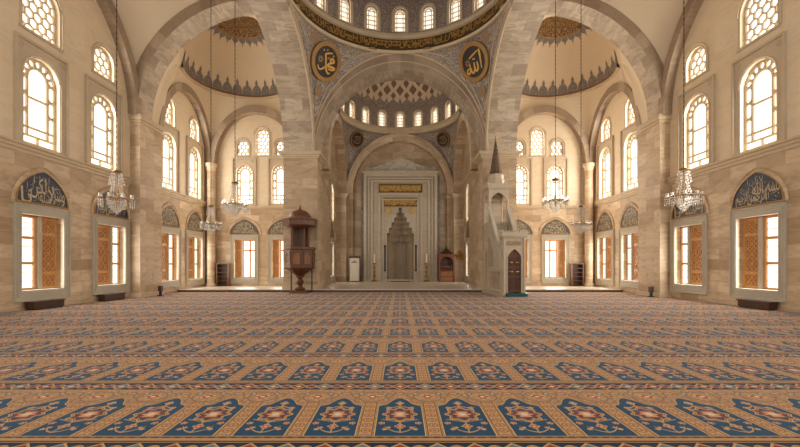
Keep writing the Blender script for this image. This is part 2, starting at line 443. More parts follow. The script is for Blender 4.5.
def script_line(b, L, H, fn, seed, pitch=.34, w=.075, mi=0):
    """A line of interlaced monumental script, L long and H high, centred at 0."""
    r = random.Random(seed); x = -L / 2 + .1 * H; w = w * H
    while x < L / 2 - .1 * H:
        k = r.random()
        if k < .38: S = [[(x, .42 * H), (x + .03 * H, .05 * H), (x - .02 * H, -.28 * H)]]
        elif k < .6: S = [[(x - .2 * H, -.05 * H), (x - .16 * H, -.32 * H), (x + .06 * H, -.38 * H), (x + .22 * H, -.2 * H), (x + .2 * H, .06 * H)], [(x, .1 * H), (x + .05 * H, .16 * H)]]
        elif k < .78: S = [[(x + .12 * H, .02 * H), (x, .12 * H), (x - .1 * H, .0), (x + .02 * H, -.08 * H), (x + .16 * H, -.02 * H), (x + .2 * H, -.3 * H), (x - .12 * H, -.42 * H)]]
        elif k < .9: S = [[(x - .3 * H, .26 * H), (x, .3 * H), (x + .3 * H, .38 * H)], [(x - .05 * H, .05 * H), (x + .1 * H, -.15 * H), (x + .3 * H, -.12 * H)]]
        else: S = [[(x - .1 * H, .44 * H), (x + .05 * H, .1 * H), (x + .3 * H, -.25 * H)], [(x + .32 * H, .44 * H), (x + .2 * H, .0), (x, -.24 * H)]]
        for q in S:
            q = [(max(-L / 2, min(L / 2, a)), c) for a, c in q]
            put2d(b, ribbon(q, w * 1.25, w * .8), fn, mi)
        x += pitch * H * r.uniform(.7, 1.2)

# ------------------------------------------------------------------ the building
W = 13.3; YB = 27.7; Z1, Z2 = 5.62, 5.87
def prof(a, h, zs):                                        # arch height over t
    return lambda t: zs + h * sqrt(max(0.0, 1 - min(1, abs(t) / a) ** 2))
def wallfn(s): return lambda a, b, d: (s * (W + d), a, b)  # side wall: along Y, z, depth outwards
def backfn(a, b, d): return (a, YB + d, b)

floor = B().box(-14.5, 14.5, 0, 40, -.3, -.012).build('floor', 'trim'); structure(floor, 'stone floor beneath the patterned carpet', 'floor')
plat = B().box(-13.3, 13.3, 23.8, 36.2, -.012, .15).build('platform', 'platform'); structure(plat, 'low pale marble platform along the far end of the hall', 'platform')
carpet = B().grid(lambda u, v: (-13.25 + 26.5 * u, .5 + 23.27 * v, 0), 4, 4).build('prayer_carpet', 'carpet')
tag(carpet, 'wall to wall prayer carpet woven in rows of blue niches on gold', 'carpet')

edge = B().box(-13.25, 13.25, 23.785, 23.8, .0, .1).build('edge_shade_strip', 'dark_wood'); structure(edge, 'dark strip painting in the shade along the front edge of the platform', 'trim')  # added strip: its dark colour paints the shade on the platform's riser
# window positions along each wall
SIDE_C = [(14.9, 14.85, 14.85, 1.55, 2.0), (18.43, 17.95, 17.98, 1.2, 1.3), (23.05, 23.0, 23.0, 1.15, 1.75), (25.95, 25.9, 25.85, 1.05, 1.45)]
#           lower     upper   top  (width, height)
LOW_W, LOW_Z0, LOW_Z1 = 1.75, .68, 3.42
UP_W, UP_Z0, UP_H = 1.5, 5.98, 3.2
def top_z(i): return 10.05 if i < 2 else 9.55
BACK_X = [(-10.76, -10.78), (-8.16, -8.3)]

for s, side in ((-1, 'left'), (1, 'right')):
    root = empty('wall_' + side); structure(root, 'long %s wall of sandy stone blocks with a smooth upper zone' % side, 'wall')
    f = wallfn(s)
    holes = [rect(c[0] - LOW_W / 2, c[0] + LOW_W / 2, LOW_Z0, LOW_Z1) for c in SIDE_C]
    B().prism(rect(6, YB + .6, 0, Z1 + .1), f, 0, .62, holes).build('lower_wall', 'wall_stone', root)
    holes = []
    for i, c in enumerate(SIDE_C):
        uw = UP_W if i < 2 else 1.35
        holes.append(arch_outline(uw, UP_H, 16, c[1], UP_Z0)); holes.append(arch_outline(c[3], c[4], 14, c[2], top_z(i)))
    B().prism(rect(6, YB + .6, Z1 + .1, 15.5), f, 0, .62, holes).build('upper_wall', 'plaster', root)
    # cornice: stepped moulding
    pr = [(0, 5.56), (.05, 5.56), (.07, 5.66), (.12, 5.70), (.12, 5.78), (.18, 5.82), (.18, 5.88), (0, 5.90)]
    b = B()
    for y0, y1 in ((6, 19.7), (21.5, YB)):
        b.prism(pr, lambda a, z, d: (s * (W - a), d, z), y0, y1)
    b.build('cornice', 'trim', root)
    # half pier between the two bays
    root = empty('pier'); structure(root, 'shallow stone pier on the %s wall carrying the wide side arch' % side, 'pier')
    x0, x1 = sorted((s * (W + .1), s * 12.8))
    B().box(x0, x1, 19.7, 21.5, 0, 8.75).build('shaft', 'pier_stone', root)
    b = B()
    for z0, z1, e in ((8.62, 8.75, .06), (8.75, 8.9, .14), (8.9, 9.02, .08)):
        x0, x1 = sorted((s * (W + .1), s * (12.8 - e))); b.box(x0, x1, 19.7 - e, 21.5 + e, z0, z1)
    b.build('capital', 'trim', root)
    x0, x1 = sorted((s * (W + .1), s * 12.72)); B().box(x0, x1, 19.62, 21.58, 0, .22).build('pier_base', 'trim', root)

root = empty('wall_back'); structure(root, 'far wall with windows either side of the deep prayer niche bay', 'wall')
for s in (-1, 1):
    xs = sorted((s * 6.9, s * (W + .6)))
    holes = [rect(s * x[0] * -1 - .7, s * x[0] * -1 + .7, LOW_Z0, LOW_Z1 - .06) for x in BACK_X]
    B().prism(rect(xs[0], xs[1], 0, Z1 + .1), backfn, 0, .62, holes).build('lower_wall', 'wall_stone', root)
    holes = [arch_outline(1.14, 2.72, 16, -s * x[1], 5.82) for x in BACK_X]
    for x, w, h in ((-10.9, .84, 1.06), (-9.53, .9, 1.85), (-8.2, .84, 1.06)): holes.append(arch_outline(w, h, 12, -s * x, 9.2))
    B().prism(rect(xs[0], xs[1], Z1 + .1, 15), backfn, 0, .62, holes).build('upper_wall', 'plaster', root)
    b = B(); b.prism([(0, 5.5), (.05, 5.5), (.12, 5.64), (.12, 5.7), (0, 5.74)], lambda a, z, d: (d, YB - a, z), xs[0], xs[1]); b.build('cornice', 'trim', root)

# arches as solids: inner / outer 2D outlines swept along an axis
def arch_solid(b, inner, outer, fn, d0, d1, mi_face=0, mi_soffit=1):
    acc = [0]
    for p, q in zip(inner, inner[1:]): acc.append(acc[-1] + math.hypot(q[0] - p[0], q[1] - p[1]))
    for i in range(len(inner) - 1):
        a, c, o, e = inner[i], inner[i + 1], outer[i], outer[i + 1]; u0, u1 = acc[i], acc[i + 1]
        w = math.hypot(o[0] - a[0], o[1] - a[1])
        b.quad(fn(*a, d0), fn(*c, d0), fn(*e, d0), fn(*o, d0), mi_face, [(u0, 0.05), (u1, 0.05), (u1, w + .05), (u0, w + .05)])
        b.quad(fn(*a, d1), fn(*o, d1), fn(*e, d1), fn(*c, d1), mi_face, [(u0, .05), (u0, w + .05), (u1, w + .05), (u1, .05)])
        b.quad(fn(*a, d0), fn(*a, d1), fn(*c, d1), fn(*c, d0), mi_soffit, [(0, u0), (d1 - d0, u0), (d1 - d0, u1), (0, u1)])
        b.quad(fn(*o, d0), fn(*e, d0), fn(*e, d1), fn(*o, d1), mi_face)
def ell(cx, zs, a, h, t0=PI, t1=0, n=36): return [(cx + a * cos(t0 + (t1 - t0) * k / n), zs + h * sin(t0 + (t1 - t0) * k / n)) for k in range(n + 1)]

ALC_Y = 32.2; ALC_LOW = (ALC_Y - .7, ALC_Y + .7, .7, 3.4)
CX, CY, CR, CZ = 9.9, 24.6, 3.1, 13.2                      # corner dome
YF = 23.15                                                 # the corner dome opens towards the wide arch here
for s, side in ((-1, 'left'), (1, 'right')):
    fx = lambda a, z, d: (s * a, d, z)
    fy = lambda a, z, d: (s * d, a, z)
    # wide quarter arch across the aisle
    o = B(); t1 = .525 * PI
    arch_solid(o, ell(7.28, 9, 5.67, 5.67, 0, t1, 30), ell(7.28, 9, 6.2, 6.2, 0, t1, 30), fx, 19.7, 20.9)
    o = o.build('stone_arch', ['voussoir', 'soffit'], None, True); structure(o, 'wide stone arch springing from the %s pier across the side aisle' % side, 'arch')
    # arch on the side wall of the near bay
    o = B(); arch_solid(o, ell(14.25, 9, 5.3, 5.3), ell(14.25, 9, 5.75, 5.75), fy, W + .02, 12.88, 0, 0)
    o = o.build('stone_arch', ['voussoir'], None, True); structure(o, 'tall blind stone arch on the %s wall over the nearest windows' % side, 'arch')
    # corner bay arches
    o = B(); arch_solid(o, ell(9.9, 8.5, 2.74, 3.5), ell(9.9, 8.5, 3.12, 4.0), fx, 27.2, YB + .02, 0, 0)
    o = o.build('stone_arch', ['voussoir'], None, True); structure(o, 'stone arch on the far wall of the %s corner bay' % side, 'arch')
    o = B(); arch_solid(o, ell(24.5, 8.5, 2.7, 3.6), ell(24.5, 8.5, 3.08, 4.05), fy, W + .02, 12.88, 0, 0)
    o = o.build('stone_arch', ['voussoir'], None, True); structure(o, 'stone arch on the %s wall of the corner bay' % side, 'arch')
    # corner column
    root = empty('corner_column', (s * 12.88, 27.28, 0)); structure(root, 'round engaged column in the far %s corner' % side, 'column')
    B().lathe([(.34, 0), (.34, .3), (.27, .36), (.27, 8.0)], 20).build('shaft', 'pier_stone', root, True)
    B().lathe([(.27, 8.0), (.3, 8.05), (.3, 8.12), (.36, 8.3), (.4, 8.32), (.4, 8.5), (0, 8.5)], 20).build('capital', 'trim', root, True)
    # near bay vault (sail)
    R2 = 6.02 ** 2 + 5.75 ** 2
    def sail(u, v):
        x = 6.9 + (W - 6.9) * u; y = 8.55 + 11.3 * v
        return (s * x, y, 9 + sqrt(max(0, 6.2 ** 2 + 5.55 ** 2 - (x - 7.28) ** 2 - (y - 14.2) ** 2)))
    o = B().grid(sail, 28, 40, 7, 12).build('ceiling_vault', 'vault', None, True); structure(o, 'cream sail vault over the %s aisle' % side, 'ceiling')
    # corner bay: pendentives + dome
    root = empty('corner_dome'); structure(root, 'cream dome over the far %s corner bay with palmette fringe and brown rosette' % side, 'dome')
    pf = prof(3.1, 4.0, 8.5)
    def pend(th, k, cx=CX, cy=CY, hx=3.06, hy=2.85, r=CR, rz=CZ):
        dx, dy = cos(th), sin(th); q = min(hx / max(abs(dx), 1e-6), hy / max(abs(dy), 1e-6))
        bx, by = dx * q, dy * q
        t = by / hy if abs(abs(bx) - hx) < 1e-4 else bx / hx
        zb = pf(t * 3.1)
        return (s * (cx + bx + (dx * r - bx) * k), cy + by + (dy * r - by) * k, zb + (rz - zb) * sin(k * PI / 2))
    cut = math.asin((YF - CY) / CR)                        # negative angle where the ring stops
    b = B(); b.grid(lambda u, v: pend(cut + (PI - 2 * cut) * u, v), 72, 12, 14, 5)
    # outer front corner and the link from dome to wide arch
    ringpt = Vector(pend(cut, 1))
    side_pts = [Vector((s * 12.96, 24.5 + 3.08 * cos(PI * k / 40), 8.5 + 4.02 * sin(PI * k / 40))) for k in range(22, 41)]
    arch_pts = [Vector((s * (7.28 + 5.67 * cos(t)), 20.9, 9 + 5.67 * sin(t))) for t in [k * .03 for k in range(0, 18)]]
    fan = [p for p in side_pts if p.y < YF] + arch_pts
    for p, q in zip(fan, fan[1:]):
        def tri(u, v, p=p, q=q):
            e = p.lerp(q, v); m = e.lerp(ringpt, u); m.z = e.z + (ringpt.z - e.z) * sin(u * PI / 2) if ringpt.z > e.z else m.z; return m
        b.grid(tri, 6, 1)
    def link(u, v):
        t0 = 17 * .03; t = t0 + (.525 * PI - t0) * u
        a = Vector((7.28 + 5.67 * cos(t), 20.9, 9 + 5.67 * sin(t)))
        dx = (ringx - CX) * (1 - u) + (6.9 - CX) * u
        d = Vector((CX + dx, YF, CZ + sqrt(max(0, CR ** 2 - (YF - CY) ** 2 - dx ** 2)) * 1.16))
        m = a.lerp(d, v)
        if d.z > a.z: m.z = a.z + (d.z - a.z) * sin(v * PI / 2)
        return (s * m.x, m.y, m.z)
    ringx = CX + sqrt(CR ** 2 - (YF - CY) ** 2)
    b.grid(link, 24, 6, 6, 3)
    b.build('pendentives', 'vault', root, True)
    def dome(r):
        def fn(a, ph, off=0): return (s * (CX + (r - off) * cos(ph) * cos(a)), CY + (r - off) * cos(ph) * sin(a), CZ + 1.16 * (r - off) * sin(ph))
        return fn
    D = dome(CR)
    b = B(); b.grid(lambda u, v: D(2 * PI * u, PI / 2 * v), 72, 24, 19, 5, 0, lambda u, v: CY + CR * cos(PI / 2 * v) * sin(2 * PI * u) > YF - .02)
    b.build('dome_shell', 'vault', root, True)
    # ring moulding and red line
    rp = lambda a, r, z: (s * (CX + r * cos(a)), CY + r * sin(a), z)
    A0, A1 = cut, PI - cut
    for nm, mat, r0, z0, z1 in (('ring_moulding', 'trim', CR - .1, CZ - .16, CZ - .02), ('red_band', 'red_line', CR - .06, CZ - .02, CZ + .1)):
        b = B()
        for rr0, zz0, rr1, zz1 in ((r0, z0, r0, z1), (CR + .06, z0, r0, z0), (r0, z1, CR + .06, z1)):
            b.grid(lambda u, v: rp(A0 + (A1 - A0) * u, rr0 + (rr1 - rr0) * v, zz0 + (zz1 - zz0) * v), 60, 1, 15, .2)
        b.build(nm, mat, root, True)
    # palmette fringe: painted leaves standing on the ring
    n = 30; b = B(); half = PI / n * .98
    leaf = [(-1, 0), (1, 0), (1, .2), (.92, .36), (.7, .5), (.42, .58), (.2, .66), (.16, .74), (.3, .8), (.14, .86), (0, 1.0), (-.14, .86), (-.3, .8), (-.16, .74), (-.2, .66), (-.42, .58), (-.7, .5), (-.92, .36), (-1, .2)]
    for k in range(n):
        a = 2 * PI * (k + .5) / n
        if CY + CR * sin(a) < YF - .02: continue
        pts = [D(a + x * half, .03 + y * .30, .03) for x, y in leaf]
        cidx = b.P(D(a, .03 + .25 * .30, .03)); ids = [b.P(p) for p in pts]
        for i in range(len(ids)):
            j = (i + 1) % len(ids)
            b.face([ids[i], ids[j], cidx], [(leaf[i][0] * .3 + k, leaf[i][1]), (leaf[j][0] * .3 + k, leaf[j][1]), (k, .25)])
    b.build('palmette_fringe', 'fringe', root)
    # crown rosette with pointed rays
    def polar(r, a, off): return D(a, PI / 2 - r / CR, off)
    keepy = lambda p: p[1] > YF
    b = B(); b.grid(lambda u, v: polar(.05 + 1.4 * v, 2 * PI * u, .03), 48, 8, 8, 1.2, 0, lambda u, v: CY + 1.4 * v * sin(2 * PI * u) > YF); b.build('crown_rosette', 'rosette_ground', root, True)
    b = B(); b.grid(lambda u, v: polar(1.44 + .08 * v, 2 * PI * u, .04), 48, 1, 8, .1, 0, lambda u, v: CY + 1.46 * sin(2 * PI * u) > YF); b.build('rosette_rim', 'gold_dull', root, True)
    b = B()
    for k in range(24):
        a = 2 * PI * k / 24; h = PI / 24
        if CY + 1.75 * sin(a) < YF: continue
        q = [(1.52, -h), (1.52, h), (1.74, h * .9), (1.84, h * .5), (1.86, h * .25), (2.1, 0), (1.86, -h * .25), (1.84, -h * .5), (1.74, -h * .9)]
        c0 = b.P(polar(1.7, a, .03)); ids = [b.P(polar(r, a + x, .03)) for r, x in q]
        for i in range(len(ids)):
            j = (i + 1) % len(ids); b.face([ids[i], ids[j], c0], [(q[i][0], q[i][1] * 8 + k), (q[j][0], q[j][1] * 8 + k), (1.7, k)])
    b.build('rosette_rays', 'fringe', root)
    # the great lateral arch of the central bay: pier, soffit and the wall above, one solid
    root = empty('main_pier'); structure(root, 'massive %s stone pier with the long arch that springs from it under the main dome' % side, 'pier')
    xa, xb = s * 5.2, s * 7.0
    poly = [(24.0, 8.3)] + [(18.6 + 5.4 * cos(t), 8.3 + 5.4 * sin(t)) for t in [PI / 2 * k / 24 for k in range(1, 25)]] + [(2, 13.7), (2, 17.2), (24.0, 17.2)]
    b = B()
    arc = poly[:26]
    acc = 0
    for p, q in zip(arc, arc[1:]):
        l = math.hypot(q[0] - p[0], q[1] - p[1])
        b.quad((xa, *p), (xb, *p), (xb, *q), (xa, *q), 0, [(0, acc), (1.8, acc), (1.8, acc + l), (0, acc + l)]); acc += l
    for x in (xa, xb):
        for t in tessellate_polygon([[Vector((p[0], p[1], 0)) for p in poly]]):
            b.face([b.P((x, *poly[k])) for k in t], [poly[k] for k in t], 1)
    b.build('long_arch', ['soffit', 'pier_stone'], root, True)
    x0, x1 = sorted((s * 5.2, s * 7.0)); B().box(x0, x1, 24, 25.6, 0, 17).build('shaft', 'pier_stone', root)
    x0, x1 = sorted((s * 6.1, s * 7.0)); b = B().box(x0, x1, 25.6, 36.6, 0, 15)
    b.prism(rect(25.6, 36.6, 0, 15), lambda a, z, d: (s * (5.5 + d), a, z), 0, .6, [rect(*ALC_LOW), arch_outline(1.35, 2.9, 16, ALC_Y, 5.2)]); b.build('bay_wall', 'pier_stone', root)
    x0, x1 = sorted((s * 4.95, s * 5.2)); B().box(x0, x1, 24.0, 25.4, 0, 8.2).build('jamb', 'pier_stone', root)
    b = B()
    for z0, z1, e in ((7.98, 8.08, .06), (8.08, 8.2, .13), (8.2, 8.4, .22)):
        x0, x1 = sorted((s * (4.95 - e), s * (7.0 + e))); b.box(x0, x1, 24.0 - e, 25.4 + e, z0, z1)
    b.build('capital', 'trim', root)
    x0, x1 = sorted((s * 4.9, s * 7.06)); B().box(x0, x1, 23.93, 25.46, .15, .42).build('pier_base', 'trim', root)
    # painted cream mouldings following the arch edge
    for r, x in ((5.43, 5.13), (5.3, 5.17)):
        pts = [(s * x, 24.02, 8.36)] + [(s * x, 18.6 + r * cos(t), 8.3 + r * sin(t)) for t in [PI / 2 * k / 30 for k in range(1, 31)]]
        b = B(); b.tube(pts, .055, 6); b.build('edge_moulding', 'trim', root, True)

# front arch of the niche bay
o = B(); arch_solid(o, ell(0, 8.3, 4.95, 5.02, PI, 0, 48), ell(0, 8.3, 5.3, 6.0, PI, 0, 48), lambda a, z, d: (a, d, z), 24.0, 25.4)
o = o.build('stone_arch', ['voussoir', 'soffit'], None, True); structure(o, 'great central stone arch framing the prayer niche bay', 'arch')
b = B()
b.tube([(x, 23.99, z) for x, z in ell(0, 8.3, 5.12, 5.5, PI, 0, 60)], .03, 6)
b.tube([(x, 23.97, z) for x, z in ell(0, 8.3, 5.28, 6.0, PI, 0, 60)], .05, 6)
o = b.build('trim_1', 'trim', None, True); structure(o, 'thin roll mouldings around the great central arch', 'moulding')
o = B().prism([(-5.3, 8.3)] + ell(0, 8.3, 5.25, 5.95, PI, 0, 48) + [(5.3, 8.3), (5.3, 17), (-5.3, 17)], lambda a, z, d: (a, d, z), 24.3, 25.2).build('wall_front', 'pier_stone'); structure(o, 'wall over the great central arch', 'wall')

# niche bay
root = empty('wall_alcove'); structure(root, 'stone walls of the deep bay holding the prayer niche', 'wall')
B().prism(rect(-5.6, 5.6, 0, 13.4), lambda a, z, d: (a, d, z), 36.0, 36.6, [rect(-1.3, 1.38, .1, 6.9)]).box(-1.6, 1.7, 37.3, 37.4, 0, 7.2).box(-1.6, -1.5, 36.6, 37.3, 0, 7.2).box(1.6, 1.7, 36.6, 37.3, 0, 7.2).box(-1.6, 1.7, 36.6, 37.3, 7.1, 7.2).build('end_wall', 'pier_stone', root)
for s in (-1, 1):
    x0, x1 = sorted((s * 4.65, s * 5.6)); B().box(x0, x1, 34.6, 36.1, 0, 7.7).build('pilaster', 'pier_stone', root)
    b = B()
    for z0, z1, e in ((7.44, 7.54, .05), (7.54, 7.62, .1), (7.62, 7.76, .17)):
        x0, x1 = sorted((s * (4.65 - e), s * 5.6)); b.box(x0, x1, 34.6 - e, 36.1, z0, z1)
    b.build('capital', 'trim', root)
    x0, x1 = sorted((s * 4.2, s * 4.7)); B().box(x0, x1, 35.5, 36.1, 0, 7.96).build('inner_pilaster', 'pier_stone', root)
    x0, x1 = sorted((s * 4.12, s * 4.7)); B().box(x0, x1, 35.4, 36.1, 7.5, 7.74).build('inner_capital', 'trim', root)
o = B(); arch_solid(o, ell(0, 7.95, 4.2, 4.65, PI, 0, 40), ell(0, 7.95, 4.8, 5.35, PI, 0, 40), lambda a, z, d: (a, d, z), 35.5, 36.1, 0, 0)
o = o.build('stone_arch', ['wall_stone'], None, True); structure(o, 'stone arch on the end wall above the prayer niche', 'arch')
for s, side in ((-1, 'left'), (1, 'right')):
    o = B(); arch_solid(o, ell(31.2, 7.95, 4.2, 4.7, PI, 0, 40), ell(31.2, 7.95, 4.75, 5.35, PI, 0, 40), lambda a, z, d: (s * d, a, z), 4.72, 5.5, 0, 0)
    o = o.build('stone_arch', ['wall_stone'], None, True); structure(o, 'stone arch on the %s side of the niche bay' % side, 'arch')

def rect_pend(b, cx, cy, hx, hy, r, rz, pfx, pfy, t0, t1, n=48, m=14):
    """Pendentive surface between a rectangle of arches and a ring, over angles t0..t1."""
    def fn(u, v):
        th = t0 + (t1 - t0) * u; dx, dy = cos(th), sin(th); q = min(hx / max(abs(dx), 1e-6), hy / max(abs(dy), 1e-6))
        bx, by = dx * q, dy * q
        zb = pfx(by) if abs(abs(bx) - hx) < 1e-4 else pfy(bx)
        return (cx + bx + (dx * r - bx) * v, cy + by + (dy * r - by) * v, zb + (rz - zb) * sin(v * PI / 2))
    b.grid(fn, n, m, (t1 - t0) * r, 6)
    return fn
def frame_at(fn, u, v):
    """Point, inward normal and up direction on a surface fn."""
    p = Vector(fn(u, v)); du = Vector(fn(u + .02, v)) - Vector(fn(u - .02, v)); dv = Vector(fn(u, v + .002)) - p
    n = du.cross(dv).normalized()
    return p, n, dv
def disc_frame(p, n, towards):
    if n.dot(towards - p) < 0: n = -n
    up = (Vector((0, 0, 1)) - n * n.z).normalized(); rt = up.cross(n).normalized()
    return n, up, rt

MEDAL = {
 'muhammad': [([(-.12, .5), (.2, .56), (.62, .55)], .09, .08), ([(-.05, .5), (-.03, .15), (-.07, -.22)], .13, .1),
   ([(.5, -.02), (.38, .08), (.48, .2), (.66, .12), (.7, -.06), (.33, -.1), (-.06, -.27), (-.42, -.45), (-.69, -.42), (-.77, -.16)], .12, .08),
   ([(-.08, -.26), (.33, -.32), (.78, -.47), (.5, -.56), (.13, -.46)], .15, .1), ([(-.06, -.28), (.0, -.58), (.16, -.78), (.3, -.72)], .14, .08),
   ([(-.22, .74), (-.14, .8)], .1, .08), ([(.1, .74), (.18, .8)], .08, .06), ([(.62, .32), (.74, .42)], .09, .06), ([(.15, .2), (.3, .3)], .07, .05)],
 'allah': [([(.4, .84), (.5, .6), (.6, .2), (.74, -.4)], .15, .08),
   ([(.3, .02), (.42, -.36), (.33, -.56), (.2, -.52), (.14, -.3)], .12, .1), ([(.02, -.02), (.12, -.5), (.02, -.7), (-.14, -.68), (-.22, -.4)], .13, .1),
   ([(-.36, -.16), (-.28, -.62), (-.42, -.82), (-.58, -.72), (-.52, -.54), (-.3, -.42)], .12, .09), ([(-.44, .2), (-.1, .46), (.3, .74)], .1, .08), ([(-.12, .14), (.0, .22), (.12, .16)], .08, .06)],
 'plain': [([(-.6, .3), (-.2, .4), (.4, .5)], .09, .09), ([(-.3, .5), (-.2, .0), (-.25, -.4)], .1, .08), ([(.1, .4), (.15, .0), (.1, -.4)], .1, .08), ([(-.7, -.2), (-.4, -.5), (.2, -.55), (.6, -.3), (.5, .1), (.3, .0)], .12, .08), ([(.4, .7), (.5, .3), (.55, -.1)], .1, .08)]}
def medallion(name, p, n, up, rt, r, key, label, group, ratio=1.0, rim=.22, turn=0):
    up, rt = up * cos(turn) - rt * sin(turn), rt * cos(turn) + up * sin(turn)
    root = empty(name, tuple(p)); tag(root, label, 'medallion', group)
    fn = lambda x, y, d: tuple(rt * x + up * (y * ratio) + n * d)
    ring = lambda R, m=40: [(R * cos(2 * PI * k / m), R * sin(2 * PI * k / m)) for k in range(m)]
    B().prism(ring(r * (1 - rim) + .01), fn, -.12, .06).build('disc', 'disc', root)
    B().prism(ring(r), fn, -.14, .10, [ring(r * (1 - rim))]).build('rim', 'walnut_light' if key == 'plain' else 'gold_dull', root)
    b = B(); q = r * (1 - rim) * .96
    for pts, w0, w1 in MEDAL[key]: put2d(b, ribbon([(x * q, y * q) for x, y in pts], w0 * q * 1.35, w1 * q * 1.35), lambda x, y: fn(x, y, .075))
    b.build('lettering', 'gold_dull' if key == 'plain' else 'gold', root, fix=False)
    if key != 'plain':
        b = B(); cx, cy = (-.5 * q, .2 * q) if key == 'muhammad' else (-.56 * q, -.1 * q)
        for k in range(9):
            a = 2 * PI * k / 9; x, y = cx + .24 * q * cos(a), cy + .24 * q * sin(a)
            put2d(b, ribbon([(cx + .08 * q * cos(a), cy + .08 * q * sin(a)), (x, y)], .09 * q, .05 * q), lambda x, y: fn(x, y, .07))
        b.build('rosette', 'gold_dull', root, fix=False)
    return root

# main dome ---------------------------------------------------------
MR, MZ, MY = 5.3, 14.28, 18.6
root = empty('main_dome'); structure(root, 'great central dome with painted pendentives, inscription band and ring of windows', 'dome')
ax = lambda t: 8.3 + 5.4 * sqrt(max(0, 1 - min(1, abs(t) / 5.4) ** 2))
ay = lambda t: 8.3 + 6.0 * sqrt(max(0, 1 - min(1, abs(t) / 5.3) ** 2))
pts_m = {}
for s in (-1, 1):
    t0, t1 = (PI / 2, PI) if s < 0 else (0, PI / 2)
    b = B(); fn = rect_pend(b, 0, MY, 5.22, 5.38, MR, MZ, ax, ay, t0, t1); b.build('pendentive', 'pend', root, True)
    pts_m[s] = fn
    # painted cream outlines just inside the edges
    eps = .07
    b = B()
    for vv in (.985,):
        b.tube([Vector(fn(.04 + .92 * k / 40, vv)) + Vector((0, -.03, -.03)) for k in range(41)], .022, 5)
    um = .5 if True else 0
    b.tube([Vector(fn(u, .06 + .92 * abs(u - .49) * 2)) + Vector((0, -.05, -.03)) for u in [.06 + (.42) * k / 24 for k in range(25)]], .022, 5)
    b.tube([Vector(fn(u, .06 + .92 * abs(u - .51) * 2)) + Vector((0, -.05, -.03)) for u in [.52 + .42 * k / 24 for k in range(25)]], .022, 5)
    b.build('painted_outline', 'cream_line', root, True)
    # small painted roundels
    for (u, v) in (((.2, .86), (.84, .86), (.5, .3), (.62, .66)) if s < 0 else ((.8, .86), (.16, .86), (.5, .3), (.38, .66))):
        p, n, _ = frame_at(fn, u, v); n, up, rt = disc_frame(p, n, Vector((0, MY, 8)))
        bb = B(); R = .3
        bb.prism([(R * cos(k * PI / 8), R * sin(k * PI / 8)) for k in range(16)], lambda x, y, d: tuple(p + rt * x + up * y + n * d), .0, .03)
        bb.build('roundel', 'roundel', root)
ring_prof = [(5.36, 14.22), (5.24, 14.23), (5.2, 14.29), (5.2, 14.36), (5.26, 14.4)]
B().lathe(ring_prof, 96, (0, MY)).build('ring_moulding', 'trim', root, True)
B().lathe([(5.26, 14.4), (5.34, 15.08)], 96, (0, MY)).build('inscription_band', 'dark_band', root, True)
b = B(); L = 5.28 * 2 * PI * .62
script_line(b, L, .56, lambda x, y: ((5.23 + .08 * (y / .6)) * cos(PI / 2 - x / 5.28), MY + (5.23 + .08 * (y / .6)) * sin(PI / 2 - x / 5.28), 14.74 + y), 3, .22, .12)
b.build('inscription', 'gold', root, fix=False)
B().lathe([(5.34, 15.08), (5.2, 15.12), (5.2, 15.26), (5.3, 15.32), (5.34, 15.46), (5.55, 15.48)], 96, (0, MY)).build('gallery_cornice', 'trim', root, True)
def drum(root, n, r, cy, z0, z1, ww, wh, wz, mat, lo, hi):
    """n flat facets; those between lo and hi (index from the far side) hold a window. Returns facet frames."""
    out = []; hw = r * math.tan(PI / n)
    b = B()
    for k in range(n):
        a = PI / 2 - 2 * PI * k / n; n_ = Vector((cos(a), sin(a), 0)); t = Vector((sin(a), -cos(a), 0))
        kk = k if k <= n / 2 else k - n
        has = lo <= kk <= hi
        f = lambda x, z, d: tuple(Vector((0, cy, 0)) + n_ * (r + d) + t * x + Vector((0, 0, z)))
        b.prism(rect(-hw, hw, z0, z1), f, 0, .35, [arch_outline(ww, wh, 12, 0, wz)] if has else ())
        if has: out.append((kk, a, Vector((0, cy, 0)) + n_ * r + Vector((0, 0, wz))))
    b.build('drum_wall', mat, root)
    return out
facets_main = drum(root, 20, 5.36, MY, 15.46, 17.6, .68, 1.42, 15.56, 'drum', -9, 10)
b = B(); b.grid(lambda u, v: (5.36 * cos(2 * PI * u) * cos(PI / 2 * v), MY + 5.36 * sin(2 * PI * u) * cos(PI / 2 * v), 17.6 + 5.0 * sin(PI / 2 * v)), 80, 24, 34, 9); b.build('dome_shell', 'drum', root, True)
# ceiling over the near half, between ring and long arches
b = B(); b.prism([(-5.2, 2), (5.2, 2), (5.2, MY)] + [(5.19 * cos(-t), MY - 5.19 * sin(t)) for t in [PI * k / 40 for k in range(41)]] + [(-5.2, MY)], lambda a, c, d: (a, c, d), 14.05, 14.2)
o = b.build('ceiling_near', 'vault'); structure(o, 'plain ceiling in front of the main dome', 'ceiling')
for s, key, nm in ((-1, 'muhammad', 'left'), (1, 'allah', 'right')):
    fn = pts_m[s]; p, n, _ = frame_at(fn, .5, .575); n, up, rt = disc_frame(p, n, Vector((0, MY, 9)))
    medallion('calligraphy_medallion', p + n * .16, n, up, rt, 1.02, key, 'large round black and gold calligraphy medallion on the pendentive %s of the great arch' % ('left' if s < 0 else 'right'), 'large pendentive medallions', 1.03, .22, -s * .36)

